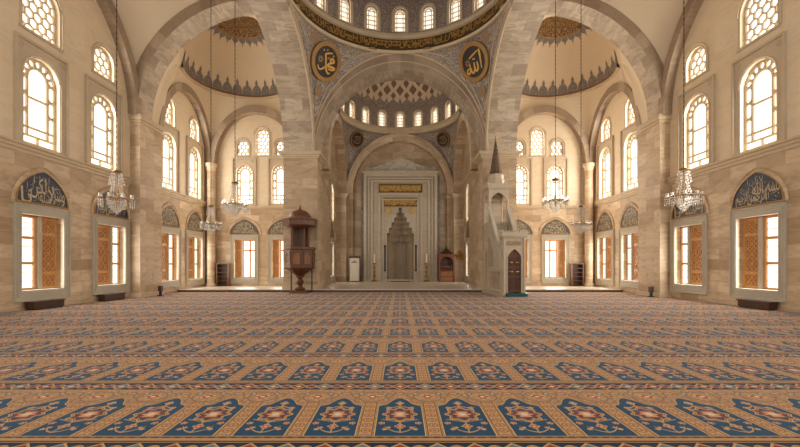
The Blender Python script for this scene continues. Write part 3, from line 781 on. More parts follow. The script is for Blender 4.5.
# niche bay dome ----------------------------------------------------
AR, AZ, AY = 4.7, 13.5, 31.2
root = empty('niche_dome'); structure(root, 'smaller dome over the prayer niche bay with a ring of small windows', 'dome')
aa = lambda t: 7.95 + 5.35 * sqrt(max(0, 1 - min(1, abs(t) / 4.75) ** 2))
fns = {}
for s in (-1, 1):
    t0, t1 = (PI / 2, PI * 1.08) if s < 0 else (-.08 * PI, PI / 2)
    b = B(); fn = rect_pend(b, 0, AY, 4.74, 4.7, AR, AZ, aa, aa, t0, t1, 40, 12); b.build('pendentive', 'pend', root, True); fns[s] = (fn, t0, t1)
    b = B(); th = [t0 + (t1 - t0) * k / 40 for k in range(41)]
    b.tube([Vector(fn(.03 + .9 * k / 40, .97)) + Vector((0, -.03, -.03)) for k in range(41)], .03, 5)
    b.build('painted_outline', 'cream_line', root, True)
B().lathe([(4.76, 13.3), (4.6, 13.34), (4.58, 13.48), (4.64, 13.54), (4.64, 13.74), (4.55, 13.78), (4.55, 13.86), (4.72, 13.9)], 72, (0, AY), -.1, PI + .1).build('ring_moulding', 'trim', root, True)
facets_niche = drum(root, 18, 4.7, AY, 13.88, 15.75, .62, 1.32, 13.97, 'drum', -8, 9)
DA = lambda a, ph, off=0: ((4.72 - off) * cos(a) * cos(ph), AY + (4.72 - off) * sin(a) * cos(ph), 15.7 + (4.4 - off) * sin(ph))
b = B(); b.grid(lambda u, v: DA(2 * PI * u, PI / 2 * v), 72, 24, 30, 8); b.build('dome_shell', 'vault', root, True)
b = B(); nz = 24
for k in range(nz):                                         # toothed lower edge of the painted zone
    a = PI / 2 + 2 * PI * k / nz; h = PI / nz
    q = [(-1, 0), (1, 0), (1, .20), (.75, .13), (.5, .09), (.25, .13), (0, .22), (-.25, .13), (-.5, .09), (-.75, .13), (-1, .20)]
    ids = [b.P(DA(a + x * h, y - .02, .03)) for x, y in q]; c0 = b.P(DA(a, .05, .03))
    for i in range(len(ids)): j = (i + 1) % len(ids); b.face([ids[i], ids[j], c0], [(q[i][0] * .6 + k, q[i][1] * 4), (q[j][0] * .6 + k, q[j][1] * 4), (k, .2)])
b.build('toothed_border', 'drum', root)
b = B()
def loz(a, ph, hw, hh):
    q = [(0, -1.25), (.3, -.8), (.8, -.35), (1, 0), (.8, .35), (.3, .8), (0, 1.25), (-.3, .8), (-.8, .35), (-1, 0), (-.8, -.35), (-.3, -.8)]
    ids = [b.P(DA(a + x * hw, ph + y * hh, .03)) for x, y in q]; c0 = b.P(DA(a, ph, .03))
    for i in range(len(ids)): j = (i + 1) % len(ids); b.face([ids[i], ids[j], c0], [(q[i][0], q[i][1] + ph * 9), (q[j][0], q[j][1] + ph * 9), (0, ph * 9)])
for k in range(24):
    a = PI / 2 + 2 * PI * k / 24
    loz(a, .335, .075, .085); loz(a + PI / 24, .235, .05, .062); loz(a + PI / 24, .46, .06, .075); loz(a, .60, .05, .06)
b.build('painted_lozenges', 'lozenge', root)
for s, nm in ((-1, 'left'), (1, 'right')):
    fn, t0, t1 = fns[s]; uc = (PI * .75 - t0) / (t1 - t0) if s < 0 else (PI * .25 - t0) / (t1 - t0)
    p, n, _ = frame_at(fn, uc, .61); n, up, rt = disc_frame(p, n, Vector((0, AY, 8)))
    medallion('calligraphy_medallion', p + n * .12, n, up, rt, .68, 'plain', 'small dark round medallion on the niche bay pendentive, %s of the prayer niche' % nm, 'small pendentive medallions', 1.0, .14)

# ------------------------------------------------------------------ windows
# local frame: x along the wall (right as seen from inside), z up, y outwards
WN = [0]
def win_root(loc, rz, label, group):
    WN[0] += 1
    o = empty('window_%d' % WN[0], loc, rz); return tag(o, label, 'window', group, 'structure')
LF = lambda a, z, d: (a, d, z)
BARD = .07; TK = 1.45
def upper_window(w, h, depth, framed=True):
    """Round-headed plaster-lattice window: oblong cells around a clear arched light."""
    out = []
    b = B(); b.prism(arch_outline(w + .01, h + .005), LF, depth, depth + .03); out.append(('pane', 'pane', b))
    b = B(); ins = .33 if w > 1.2 else .25; r = w / 2; ri = r - ins; zs = h - r; y = depth - .03
    def bar(p, q, t=.05): b.bar((p[0], y, p[1]), (q[0], y, q[1]), t * TK, BARD)
    def path(pts, t=.05):
        for p, q in zip(pts, pts[1:]): bar(p, q, t)
    path([(r - .025, 0), (r - .025, zs)] + [((r - .025) * cos(PI * k / 16), zs + (r - .025) * sin(PI * k / 16)) for k in range(17)] + [(-(r - .025), 0)], .06)
    zb = .62
    path([(ri, zb), (ri, zs)] + [(ri * cos(PI * k / 14), zs + ri * sin(PI * k / 14)) for k in range(15)] + [(-ri, zb)], .055)
    bar((-r, zb), (r, zb)); bar((-r, .32), (r, .32)); bar((-r, .03), (r, .03), .06); bar((0, 0), (0, .32)); bar((-ri, .32), (-ri, zb)); bar((ri, .32), (ri, zb))
    bar((-ri, zb + (zs - zb) * .60), (ri, zb + (zs - zb) * .60), .045)
    for s in (-1, 1):
        for k in range(1, 4):
            z = zb + (zs - zb) * k / 3
            bar((s * ri, z), (s * r, z), .05)
            for e in (-1, 1): bar((s * (ri + .02), z + e * .10), (s * (ri + ins / 2), z), .03); bar((s * (r - .02), z + e * .10), (s * (ri + ins / 2), z), .03)
    for k in range(1, 7):
        a = PI * k / 7; c, sn = cos(a), sin(a); bar((ri * c, zs + ri * sn), (r * c, zs + r * sn), .05)
        for e in (-1, 1):
            a2 = a + e * .13; rm = (ri + r) / 2
            bar((rm * c, zs + rm * sn), ((ri + .03) * cos(a2), zs + (ri + .03) * sin(a2)), .03); bar((rm * c, zs + rm * sn), ((r - .03) * cos(a2), zs + (r - .03) * sin(a2)), .03)
    out.append(('lattice', 'lattice', b))
    if framed:
        b = B(); ow = w / 2 + (.30 if w > 1.2 else .22); oh = h + .42
        b.prism(rect(-ow, ow, -.06, oh), LF, -.035, .0, [arch_outline(w, h)])
        for x in (-1, 1): b.box(x * ow - .045, x * ow + .045, -.11, 0, -.06, oh)
        b.box(-ow - .045, ow + .045, -.114, 0, oh - .04, oh + .055)
        b.tube([(x, -.035, z) for x, z in arch_outline(w + .12, h + .06)[1:]], .03, 6)
        for x in (-1, 1):
            c = [(x * (ow - .2) + .1 * cos(k * PI / 6), oh - .22 + .1 * sin(k * PI / 6)) for k in range(13)]
            b.tube([(p[0], -.035, p[1]) for p in c], .022, 5, False)
        out.append(('window_surround', 'upper_frame', b))
    return out
def hex_window(w, h, depth, cell=.2):
    out = []
    b = B(); b.prism(arch_outline(w + .01, h + .005), LF, depth, depth + .03); out.append(('pane', 'pane', b))
    b = B(); ol = arch_outline(w, h); y = depth - .03; r = w / 2
    n = 14; zs = h - r
    pp = [(r - .03, 0), (r - .03, zs)] + [((r - .03) * cos(PI * k / n), zs + (r - .03) * sin(PI * k / n)) for k in range(n + 1)] + [(-r + .03, 0), (r - .03, 0.03)]
    for p, q in zip(pp, pp[1:]): b.bar((p[0], y, p[1]), (q[0], y, q[1]), .07, BARD)
    seen = set(); dx = cell * 1.732; dz = cell * 1.5
    for j in range(-1, int(h / dz) + 2):
        for i in range(-6, 7):
            cx, cz = i * dx + (dx / 2 if j % 2 else 0), j * dz + .1
            for k in range(6):
                p = (cx + cell * sin(PI * k / 3), cz + cell * cos(PI * k / 3)); q = (cx + cell * sin(PI * (k + 1) / 3), cz + cell * cos(PI * (k + 1) / 3))
                key = (round((p[0] + q[0]) * 50), round((p[1] + q[1]) * 50))
                if key in seen: continue
                seen.add(key)
                ts = [t / 6 for t in range(7)]
                ok = [in_poly((p[0] + (q[0] - p[0]) * (t + 1 / 12), p[1] + (q[1] - p[1]) * (t + 1 / 12)), ol) for t in ts[:-1]]
                if any(ok):
                    a = ok.index(True); e = 6 - ok[::-1].index(True)
                    L = lambda t: (p[0] + (q[0] - p[0]) * t, y, p[1] + (q[1] - p[1]) * t)
                    b.bar(L(a / 6), L(e / 6), .06, BARD)
    out.append(('lattice', 'lattice', b))
    b = B(); b.tube([(x, -.02, z) for x, z in arch_outline(w + .22, h + .11)[1:]] , .045, 6)
    b.prism(arch_outline(w + .2, h + .1, 14), LF, -.02, 0, [arch_outline(w, h, 14, 0, .001)])
    b.box(-w / 2 - .14, w / 2 + .14, -.05, 0, -.1, -.005)
    out.append(('window_surround', 'upper_frame', b))
    return out
def drum_window(w, h):
    out = []
    b = B(); b.prism(arch_outline(w + .01, h + .005, 12), LF, .14, .17); out.append(('pane', 'pane_drum', b))
    b = B(); y = .11; r = w / 2; zs = h - r; ri = r * .55
    for x in (-r + .03, -ri, ri, r - .03): b.bar((x, y, 0), (x, y, zs), .055, .05)
    for R in (r - .03, ri):
        q = [(R * cos(PI * k / 10), zs + R * sin(PI * k / 10)) for k in range(11)]
        for p, t in zip(q, q[1:]): b.bar((p[0], y, p[1]), (t[0], y, t[1]), .055, .05)
    for k in range(5): b.bar((-r, y, .04 + k * zs / 4), (r, y, .04 + k * zs / 4), .055, .05)
    for k in range(1, 5): a = PI * k / 5; b.bar((ri * cos(a), y, zs + ri * sin(a)), (r * cos(a), y, zs + r * sin(a)), .03, .05)
    out.append(('lattice', 'lattice', b))
    b = B(); b.prism(arch_outline(w + .3, h + .16, 12, 0, -.05), LF, -.06, .01, [arch_outline(w, h, 12)])
    b.tube([(x, -.06, z) for x, z in arch_outline(w + .28, h + .14, 12, 0, -.04)[1:]], .025, 5)
    out.append(('window_surround', 'trim', b))
    return out
def lower_window(w, h, split, m):
    """Deep rectangular window: stone frame, glazed wooden casement and a carved wooden shutter; m mirrors it."""
    out = []; y = .30
    fl, sl = -w / 2, w / 2; xs = fl + w * split
    b = B(); t = .09 if split > .4 else .05
    for x0, x1 in ((fl, fl + t), (xs - t, xs)): b.box(x0, x1, y - .05, y + .05, 0, h)
    for z0, z1 in ((0, t), (h - t, h)): b.box(fl + t, xs - t, y - .05, y + .05, z0, z1)
    for k in (.36, .70) if split < .6 else (.72,): b.box(fl + t, xs - t, y - .04, y + .04, h * k - .05, h * k + .05)
    if split >= .6:
        xm = fl + t + (xs - fl - 2 * t) * .42; b.box(xm - .05, xm + .05, y - .04, y + .04, t, h - t)
        for k in (.24, .48): b.box(fl + t, xs - t, y - .015, y + .015, h * k - .015, h * k + .015)
    else:
        for k in (.12, .24, .48, .58, .82, .9): b.box(fl + t, xs - t, y + .005, y + .025, h * k - .01, h * k + .01)
    out.append(('casement', 'oak', b, [('pane', 'pane', B().box(fl + t, xs - t, y + .02, y + .05, t, h - t))]))
    if split < .6:
        out.append(('stone_mullion', 'frame', B().box(xs + .01, xs + .15, y - .12, y + .05, 0, h))); x0 = xs + .15
    else: x0 = xs + .04
    x1 = sl
    # carved shutter
    ys = y - .03; b = B(); st = .085 if x1 - x0 > .45 else .06
    b.box(x0, x0 + st, ys - .035, ys + .03, 0, h); b.box(x1 - st, x1, ys - .035, ys + .03, 0, h)
    rails = [0, .2, .74, .955] if split < .6 else [0, .3, .7, .955]
    for k in rails: b.box(x0 + st, x1 - st, ys - .035, ys + .03, h * k, h * k + .045 * h)
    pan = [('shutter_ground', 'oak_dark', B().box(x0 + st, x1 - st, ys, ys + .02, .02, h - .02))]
    g = B()
    for a, c in zip(rails, rails[1:]):
        z0, z1 = h * a + .045 * h, h * c; xa, xb = x0 + st, x1 - st; cell = (xb - xa) / 3; nz = max(1, round((z1 - z0) / cell)); cz = (z1 - z0) / nz
        for i in range(3):
            for j in range(nz):
                p = lambda u, v: (xa + (i + u) * cell, ys - .012, z0 + (j + v) * cz)
                g.bar(p(0, 0), p(1, 1), .026, .024); g.bar(p(0, 1), p(1, 0), .026, .024)
                if (i + j) % 2 == 0:
                    for k in range(6): q0, q1 = 2 * PI * k / 6, 2 * PI * (k + 1) / 6; g.bar(p(.5 + .34 * cos(q0), .5 + .34 * sin(q0)), p(.5 + .34 * cos(q1), .5 + .34 * sin(q1)), .022, .026)
    pan.append(('fretwork', 'oak', g))
    pan.append(('handle', 'brass', B().lathe([(0, -.03), (.025, -.02), (.025, .02), (0, .03)], 8)))
    out.append(('shutter', 'oak', b, pan))
    # stone surround
    b = B(); e = .26 if w > 1.6 else .24; H0, H1 = -.36, h + .34
    b.prism(rect(-w / 2 - e, w / 2 + e, H0, H1), LF, -.05, .0, [rect(-w / 2, w / 2, 0, h)])
    for q, ww, dd in ((e, .05, .085), (.05, .04, .07), (.15, .03, .065)):
        x = w / 2 + q
        for sx in (-1, 1): b.box(sx * x - ww / 2, sx * x + ww / 2, -dd, 0, -q * (.36 / .26), h + q * 1.3)
        b.box(-x, x, -dd, 0, h + q * 1.3 - ww / 2, h + q * 1.3 + ww / 2); b.box(-x, x, -dd, 0, -q * 1.35 - ww / 2, -q * 1.35 + ww / 2)
    out.append(('window_surround', 'frame', b))
    b = B(); b.box(-w / 2, w / 2, -.06, .27, -.05, .015); out.append(('sill', 'frame', b))
    if m < 0:
        for e_ in out:
            for bb in [e_[2]] + [c[2] for c in (e_[3] if len(e_) > 3 else [])]:
                for v in bb.v: v.x = -v.x
    return out
_wm = {}
def place_window(key, maker, loc, rz, label, group):
    root = win_root(loc, rz, label, group)
    if key not in _wm:
        _wm[key] = []
        for part in maker():
            o = part[2].build(part[0], part[1], root); subs = []
            for c in (part[3] if len(part) > 3 else []): subs.append((c[0], c[2].build(c[0], c[1], o)))
            _wm[key].append((part[0], o, subs))
    else:
        for nm, src, subs in _wm[key]:
            c = src.copy(); COL.objects.link(c); c.parent = root
            for n2, s2 in subs: d = s2.copy(); COL.objects.link(d); d.parent = c
    return root

NTH = ['nearest', 'second', 'third', 'last']
for s, side in ((-1, 'left'), (1, 'right')):
    rz = -s * PI / 2
    for i, c in enumerate(SIDE_C):
        place_window(('low' if i == 0 else 'lowb', s), lambda: lower_window(LOW_W, LOW_Z1 - LOW_Z0, .50, -s) if i == 0 else lower_window(LOW_W, LOW_Z1 - LOW_Z0, .30, s), (s * W, c[0], LOW_Z0), rz,
                     'low window with carved brown shutter on the %s wall, %s from the front' % (side, NTH[i]), 'low shuttered side windows')
        uw = UP_W if i < 2 else 1.35
        place_window(('up', uw), lambda: upper_window(uw, UP_H, .2), (s * W, c[1], UP_Z0), rz,
                     'tall round-headed lattice window above the cornice on the %s wall, %s from the front' % (side, NTH[i]), 'tall lattice side windows')
        place_window(('top', i), lambda: hex_window(c[3], c[4], .2), (s * W, c[2], top_z(i)), rz,
                     'small honeycomb window highest on the %s wall, %s from the front' % (side, NTH[i]), 'honeycomb side windows')
    for j, x in enumerate(BACK_X):
        wh = ('beside the corner', 'beside the main pier')[j]
        place_window(('blow', s), lambda: lower_window(1.4, LOW_Z1 - .06 - LOW_Z0, .68, s), (-s * x[0], YB, LOW_Z0), 0,
                     'low casement window with orange brown bars on the far wall, %s side, %s' % (side, wh), 'low far wall windows')
        place_window('bup', lambda: upper_window(1.14, 2.72, .2), (-s * x[1], YB, 5.82), 0,
                     'tall lattice window on the far wall, %s side, %s' % (side, wh), 'tall far wall windows')
    for x, h, wh in ((-10.9, 1.06, 'short one beside the corner'), (-9.53, 1.85, 'taller middle one'), (-8.2, 1.06, 'short one beside the main pier')):
        w = .9 if h > 1.5 else .84
        place_window(('btop', h), lambda: hex_window(w, h, .2, .17), (-s * x, YB, 9.2), 0,
                     'honeycomb window under the far arch, %s side, %s' % (side, wh), 'honeycomb far wall windows')
    # niche bay side windows
    for yy, nn in ((ALC_Y, 'near the prayer niche'),):
      place_window(('alc', s), lambda: lower_window(1.4, 2.7, .5, -s), (s * 5.5, yy, .7), rz, 'low window %s seen edge-on in the %s side of the niche bay' % (nn, side), 'niche bay windows')
      place_window('alcup', lambda: upper_window(1.35, 2.9, .2), (s * 5.5, yy, 5.2), rz, 'tall window %s seen edge-on in the %s side of the niche bay' % (nn, side), 'niche bay windows')
for kk, a, p in facets_main:
    place_window('drum', lambda: drum_window(.68, 1.42), p, a - PI / 2, 'small arched window in the main dome drum, %s' % ('straight above the great arch' if kk == 0 else '%d to the %s of the middle one' % (abs(kk), 'right' if kk > 0 else 'left')), 'main dome windows')
for kk, a, p in facets_niche:
    place_window('drum2', lambda: drum_window(.62, 1.32), p, a - PI / 2, 'small arched window in the niche bay dome, %s' % ('straight above the prayer niche' if kk == 0 else '%d to the %s of the middle one' % (abs(kk), 'right' if kk > 0 else 'left')), 'niche dome windows')
for k_, parts in _wm.items():                                # shutter handles sit on the leaf
    if k_[0] in ('low', 'lowb', 'blow', 'alc'):
        for nm, o, subs in parts:
            for n2, o2 in subs:
                if n2 == 'handle':
                    me = o2.data; m_ = k_[1] if k_[0] in ('blow', 'lowb') else -k_[1]
                    ww, sp = (1.4, .68) if k_[0] == 'blow' else ((LOW_W, .5) if k_[0] == 'low' else (LOW_W, .3) if k_[0] == 'lowb' else (1.4, .5))
                    x = -ww / 2 + ww * sp + (.08 if k_[0] == 'blow' else .19)
                    me.transform(Matrix.Translation((x * m_, .225, 1.5)))

# tile lunettes with writing over the low windows ---------------------
T_RIGHT = [('\uFEE2\uFEB4\uFE91', .62, .3, .5, .5), ('\uFDF2', .05, .52, .42, .5), ('\uFEE6\uFEE4\uFEA3\uFEAE\uFEDF\uFE8D', .02, .2, .72, .42), ('\uFEE2\uFEF4\uFEA3\uFEAE\uFEDF\uFE8D', -.58, .2, .52, .46)]
T_LEFT = [('\uFEAE\uFEB3\uFEED', .62, .22, .5, .42), ('\uFEFB', .3, .3, .22, .6), ('\uFEE6\uFEDC\uFEDF', -.2, .46, .6, .66), ('\uFEEA\uFEE0\uFEB3', .06, .2, .46, .34), ('\uFE8E\uFEE7', -.66, .2, .4, .46)]
def lunette(loc, rz, a, h, kind, seed, label, group):
    root = empty('calligraphy_lunette', loc, rz); tag(root, label, 'tile panel', group)
    ol = pointed(a, h)
    B().prism(ol, LF, -.03, .02).build('tile_field', 'blue_tile' if kind else 'scroll_tile', root)
    b = B(); b.prism(pointed(a + .05, h + .05, 0, -.03), LF, -.05, .01, [pointed(a - .02, h - .03, 0, .03)]); b.build('gilt_border', 'gold_dull', root)
    # stone hood
    b = B(); b.prism(pointed(a + .17, h + .2, 0, -.035), LF, -.035, .0, [pointed(a + .045, h + .045, 0, -.034)])
    b.tube([(x, -.035, z) for x, z in pointed(a + .15, h + .18, 0, 0)[1:]], .03, 6); b.build('stone_hood', 'wall_stone', root)
    b = B(); fn = lambda x, y: (x, -.036, y)
    if kind:
        for txt, x, y, w_, h_ in (T_RIGHT if kind == 'R' else T_LEFT):
            vs, fs = glyphs(txt)
            put2d(b, (vs, fs), fn, 0, lambda u, v: (x * a + u * w_ * a, y * h + .04 + v * h_ * h))
        for yy, half in ((.2, .82), (.48, .66), (.74, .4)): script_line(b, 2 * half * a, .3 * h, lambda x, y: (x, -.034, yy * h + y), seed + 3, .62, .05)
        r = random.Random(seed)
        for k in range(60):
            x = r.uniform(-.8, .8) * a; y = r.uniform(.05, .9) * h
            if in_poly((x * 1.12, y * 1.12), ol): d = .018; put2d(b, ([(x, y + d), (x + d, y), (x, y - d), (x - d, y)], [(0, 1, 2, 3)]), fn)
    else:
        for row, (yy, hh) in enumerate(((.12, .2), (.29, .2), (.46, .2), (.62, .18), (.77, .14))):
            half = a * .92 if row == 0 else max(abs(p[0]) for p in ol[2:] if p[1] >= (yy + hh * .45) * h)
            script_line(b, half * 1.8, hh * h * 1.2, lambda x, y: (x, -.036, yy * h + y + .02), seed + row, .42, .12)
    b.build('lettering', 'script', root, fix=False)
    return root
WHERE = ['nearest', 'second', 'third', 'farthest']
for s, side in ((-1, 'left'), (1, 'right')):
    for i, c in enumerate(SIDE_C):
        k = ('L' if s < 0 else 'R') if i < 1 else (('R' if s < 0 else 'L') if i == 1 else None)
        lab = ('slate blue tile lunette with gold script' if k else 'grey slate lunette with dense beige script') + ' over the %s low %s wall window' % (WHERE[i], side)
        lunette((s * W, c[0], 3.84), -s * PI / 2, 1.06 if i < 2 else .98, 1.2 if i < 2 else 1.2, k, 11 * i + (s > 0), lab, 'tile lunettes')
    for j, x in enumerate(BACK_X):
        lunette((-s * x[0], YB, 3.72), 0, .98, 1.02, None, 50 + j + 5 * s, 'grey slate lunette over the far wall window %s, %s side' % (('beside the corner', 'beside the main pier')[j], side), 'tile lunettes')
    lunette((s * 5.5, ALC_Y, 3.84), -s * PI / 2, .8, 1.1, None, 70 + s, 'narrow slate lunette seen edge-on in the %s side of the niche bay' % side, 'tile lunettes')

# daylight through the windows: one lamp in each reveal
def daylight(loc, rz, w, h, L, tilt=0):
    l = bpy.data.lights.new('daylight', 'AREA'); l.shape = 'RECTANGLE'; l.size = w; l.size_y = h; l.color = (1, .92, .81); l.energy = L * w * h * PI
    o = bpy.data.objects.new('daylight', l); COL.objects.link(o)
    o.matrix_world = Matrix.Translation(loc) @ Matrix.Rotation(rz, 4, 'Z') @ Matrix.Translation((0, .1, h / 2)) @ Matrix.Rotation(-PI / 2, 4, 'X')
DAY = 7.0
for s in (-1, 1):
    rz = -s * PI / 2; k = DAY * (1.4 if s > 0 else 1)
    for i, c in enumerate(SIDE_C):
        daylight((s * W, c[0], LOW_Z0), rz, 1.6, 2.6, k * .6); daylight((s * W, c[1], UP_Z0), rz, 1.3, 2.9, k); daylight((s * W, c[2], top_z(i)), rz, 1.0, c[4] * .8, k)
    for x in BACK_X:
        daylight((-s * x[0], YB, LOW_Z0), 0, 1.2, 2.5, k * .6); daylight((-s * x[1], YB, 5.82), 0, .95, 2.4, k)
    daylight((s * 9.53, YB, 9.2), 0, .7, 1.5, k)
    daylight((s * 5.5, ALC_Y, .7), rz, 1.2, 2.5, k * .45); daylight((s * 5.5, ALC_Y, 5.2), rz, 1.1, 2.6, k * (.5 if s > 0 else .9))
for fc, w, h in ((facets_main, .55, 1.2), (facets_niche, .5, 1.1)):
    for kk, a, p in fc: daylight(p, a - PI / 2, w, h, DAY * (.7 if fc is facets_main else 1.1))

# ------------------------------------------------------------------ prayer niche
def mihrab():
    root = empty('prayer_niche', (0.04, 35.35, .15), 0, 'tall white marble prayer niche with stepped stalactite hood and carved crest', 'prayer niche')
    f = LF; HW = 3.12; HT = 9.36
    steps = [(1.2, 3.75), (1.2, 4.25), (1.0, 4.25), (1.0, 4.75), (.78, 4.75), (.78, 5.2), (.55, 5.2), (.55, 5.65), (.34, 5.65), (.34, 6.05), (.15, 6.05), (.15, 6.5)]
    hole = [(-1.2, 0.02), (1.2, 0.02)] + steps + [(-x, z) for x, z in steps[::-1]]
    B().prism(rect(-HW, HW, 0, HT), f, 0, .5, [hole]).build('slab', 'marble', root)
    b = B()                                                  # nested frame mouldings
    for x, z, w, d in ((HW, HT, .12, .16), (HW - .32, HT - .28, .06, .1), (HW - .6, HT - .52, .08, .13), (1.86, 7.72, .08, .1), (1.52, 7.25, .05, .07)):
        for sx in (-1, 1): b.box(sx * x - w, sx * x + w, -d, 0, 0, z - .01)
        b.box(-x - w + .003, x + w - .003, -d - .004, -.002, z - w + .003, z + w + .003)
    b.build('frame_mouldings', 'marble_trim', root)
    b = B(); b.box(-HW - .12, HW + .12, -.2, .5, HT, HT + .18); b.box(-HW - .22, HW + .22, -.28, .5, HT + .18, HT + .36); b.build('cornice', 'marble_trim', root)
    # carved crest
    b = B(); n = 60; up = []
    for k in range(n + 1):
        t = -1 + 2 * k / n; z = .16 + .95 * max(0, 1 - abs(t) * 1.08) ** 1.15 + .12 * (1 - abs(t)) * abs(sin(t * 22)) + .08 * abs(sin(t * 31)) + (.16 * math.exp(-((abs(t) - .95) / .05) ** 2))
        up.append((t * 3.05, HT + .36 + z))
    b.prism([(3.05, HT + .34)] + up[::-1] + [(-3.05, HT + .34)], f, -.06, .3)
    r = random.Random(4)
    for k in range(70):
        t = r.uniform(-.9, .9); z = HT + .42 + r.uniform(0, .12 + .8 * max(0, 1 - abs(t) * 1.1)); R = .1
        b.tube([(t * 3.0 + R * (1 - j / 9) * cos(j * .9 + k), -.07, z + R * (1 - j / 9) * sin(j * .9 + k)) for j in range(8)], .022, 4)
    b.build('crest', 'frame', root)
    b = B(); b.lathe([(0.001, HT + 1.3), (.07, HT + 1.36), (.03, HT + 1.46), (.09, HT + 1.6), (.05, HT + 1.75), (.02, HT + 2.0), (.001, HT + 2.6)], 12, (0, .1)); b.build('finial', 'marble_trim', root, True)
    # concave niche and stalactite tiers
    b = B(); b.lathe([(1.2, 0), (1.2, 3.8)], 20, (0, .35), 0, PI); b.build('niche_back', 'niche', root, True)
    b = B()
    for k in range(5): a0 = PI * k / 5; b.tube([(1.19 * cos(a0), .35 + 1.19 * sin(a0), .0), (1.19 * cos(a0), .35 + 1.19 * sin(a0), 3.7)], .03, 5)
    b.box(-1.3, 1.3, .3, 1.7, -.02, .02); b.build('niche_ribs', 'marble_trim', root)
    tiers = [(1.2, 3.6, 4.25), (1.0, 4.25, 4.75), (.78, 4.75, 5.2), (.55, 5.2, 5.65), (.34, 5.65, 6.05), (.15, 6.05, 6.5)]
    for i, (R, z0, z1) in enumerate(tiers):
        b = B(); R2 = tiers[i + 1][0] if i < 5 else .0; m = max(3, 11 - 2 * i); c = .12
        for k in range(m):
            a0, a1 = PI * k / m, PI * (k + 1) / m; am = (a0 + a1) / 2; zc = z0 + (z1 - z0) * .55
            q = lambda R_, a, z: (R_ * cos(a), c + R_ * .95 * sin(a), z)
            # a small hollow cell: pointed hood stepping forward
            b.quad(q(R, a0, z0), q(R + .02, am, z0), q(R + .03, am, zc), q(R, a0, zc)); b.quad(q(R + .02, am, z0), q(R, a1, z0), q(R, a1, zc), q(R + .03, am, zc))
            b.face([b.P(q(R, a0, zc)), b.P(q(R + .03, am, zc)), b.P(q(R2, am, z1))]); b.face([b.P(q(R + .03, am, zc)), b.P(q(R, a1, zc)), b.P(q(R2, am, z1))])
            b.face([b.P(q(R, a0, zc)), b.P(q(R2, am, z1)), b.P(q(R2, a0, z1))]); b.face([b.P(q(R, a1, zc)), b.P(q(R2, a1, z1)), b.P(q(R2, am, z1))])
            b.tube([q(R - .01, a0, z0 - .1), q(R - .03, a0, zc), q(max(R2, .01), a0, z1)], [.012, .045, .03], 5)
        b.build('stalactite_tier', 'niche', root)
    for x in (-1, 1):
        b = B(); b.lathe([(.09, .9), (.09, 1.0), (.06, 1.05), (.06, 3.0), (.09, 3.06), (.09, 3.2)], 12, (x * 1.36, -.02)); b.build('colonnette', 'black', root, True)
    # inscription panels
    for x, z, hh, sd in ((1.9, 8.22, .36, 21), (1.5, 7.0, .36, 22)):
        p = B().box(-x, x, -.04, .02, z - hh, z + hh).build('inscription_panel', 'dark_band', root)
        b = B(); script_line(b, 2 * x - .12, 2 * hh * .86, lambda u, v: (u, -.05, z + v), sd, .2, .12); script_line(b, 2 * x - .2, hh, lambda u, v: (u, -.052, z + v + .1), sd + 9, .24, .13); script_line(b, 2 * x - .2, hh, lambda u, v: (u, -.054, z + v - .12), sd + 5, .28, .13)
        b.build('lettering', 'gold', p, fix=False)
        b = B(); b.prism(rect(-x - .05, x + .05, z - hh - .05, z + hh + .05), f, -.06, .0, [rect(-x, x, z - hh, z + hh)]); b.build('gilt_frame', 'gold_dull', p)
    for x in (-1, 1):
        b = B(); m = 24; b.prism([((.24 + .03 * cos(8 * 2 * PI * k / m)) * cos(2 * PI * k / m) + x * 1.06, (.24 + .03 * cos(8 * 2 * PI * k / m)) * sin(2 * PI * k / m) + 6.22) for k in range(m)], f, -.07, 0); b.build('gilt_rosette', 'gold', root)
        x0, x1 = sorted((x * (HW + .06), x * (HW + .36))); B().box(x0, x1, .12, .5, 0, 9.4).build('tile_strip', 'strip', root)
    B().box(-HW - .15, HW + .15, -.22, .0, 0, .2).build('plinth', 'marble_trim', root)
mihrab()
for s, side in ((-1, 'left'), (1, 'right')):
    r = empty('book_stand', (.04 + s * 1.1, 35.2 - .35, .15), 0, 'small dark red stand at the foot of the prayer niche, on its %s' % side, 'stand', 'small red stands')
    for k in (-1, 1): B().bar((0, -.14 * k, 0), (0, .14 * k, .44), .2, .03, (1, 0, 0)).build('leg', 'red_cloth', r)
    r = empty('candlestick', (.04 + s * 2.26, 34.75, .15), 0, 'tall gilt candlestick with ivory candle standing %s of the prayer niche' % side, 'candlestick', 'gilt candlesticks')
    B().lathe([(.3, 0), (.3, .06), (.2, .12), (.1, .2), (.07, .34), (.13, .44), (.13, .5), (.06, .58), (.06, .8), (.12, .88), (.06, .96), (.055, 1.2), (.12, 1.3), (.06, 1.38), (.06, 1.5), (.2, 1.58), (.2, 1.62), (.08, 1.64), (0, 1.64)], 20).build('stem', 'brass', r, True)
    B().lathe([(0, 1.62), (.07, 1.62), (.07, 2.4), (.03, 2.44), (0, 2.44)], 14).build('candle', 'wax', r, True)
r = empty('prayer_rug', (.04, 34.78, .15), 0, 'dark rug laid at the mouth of the prayer niche', 'rug')
B().box(-.85, .85, -.28, .28, 0, .04).build('rug', 'black', r)

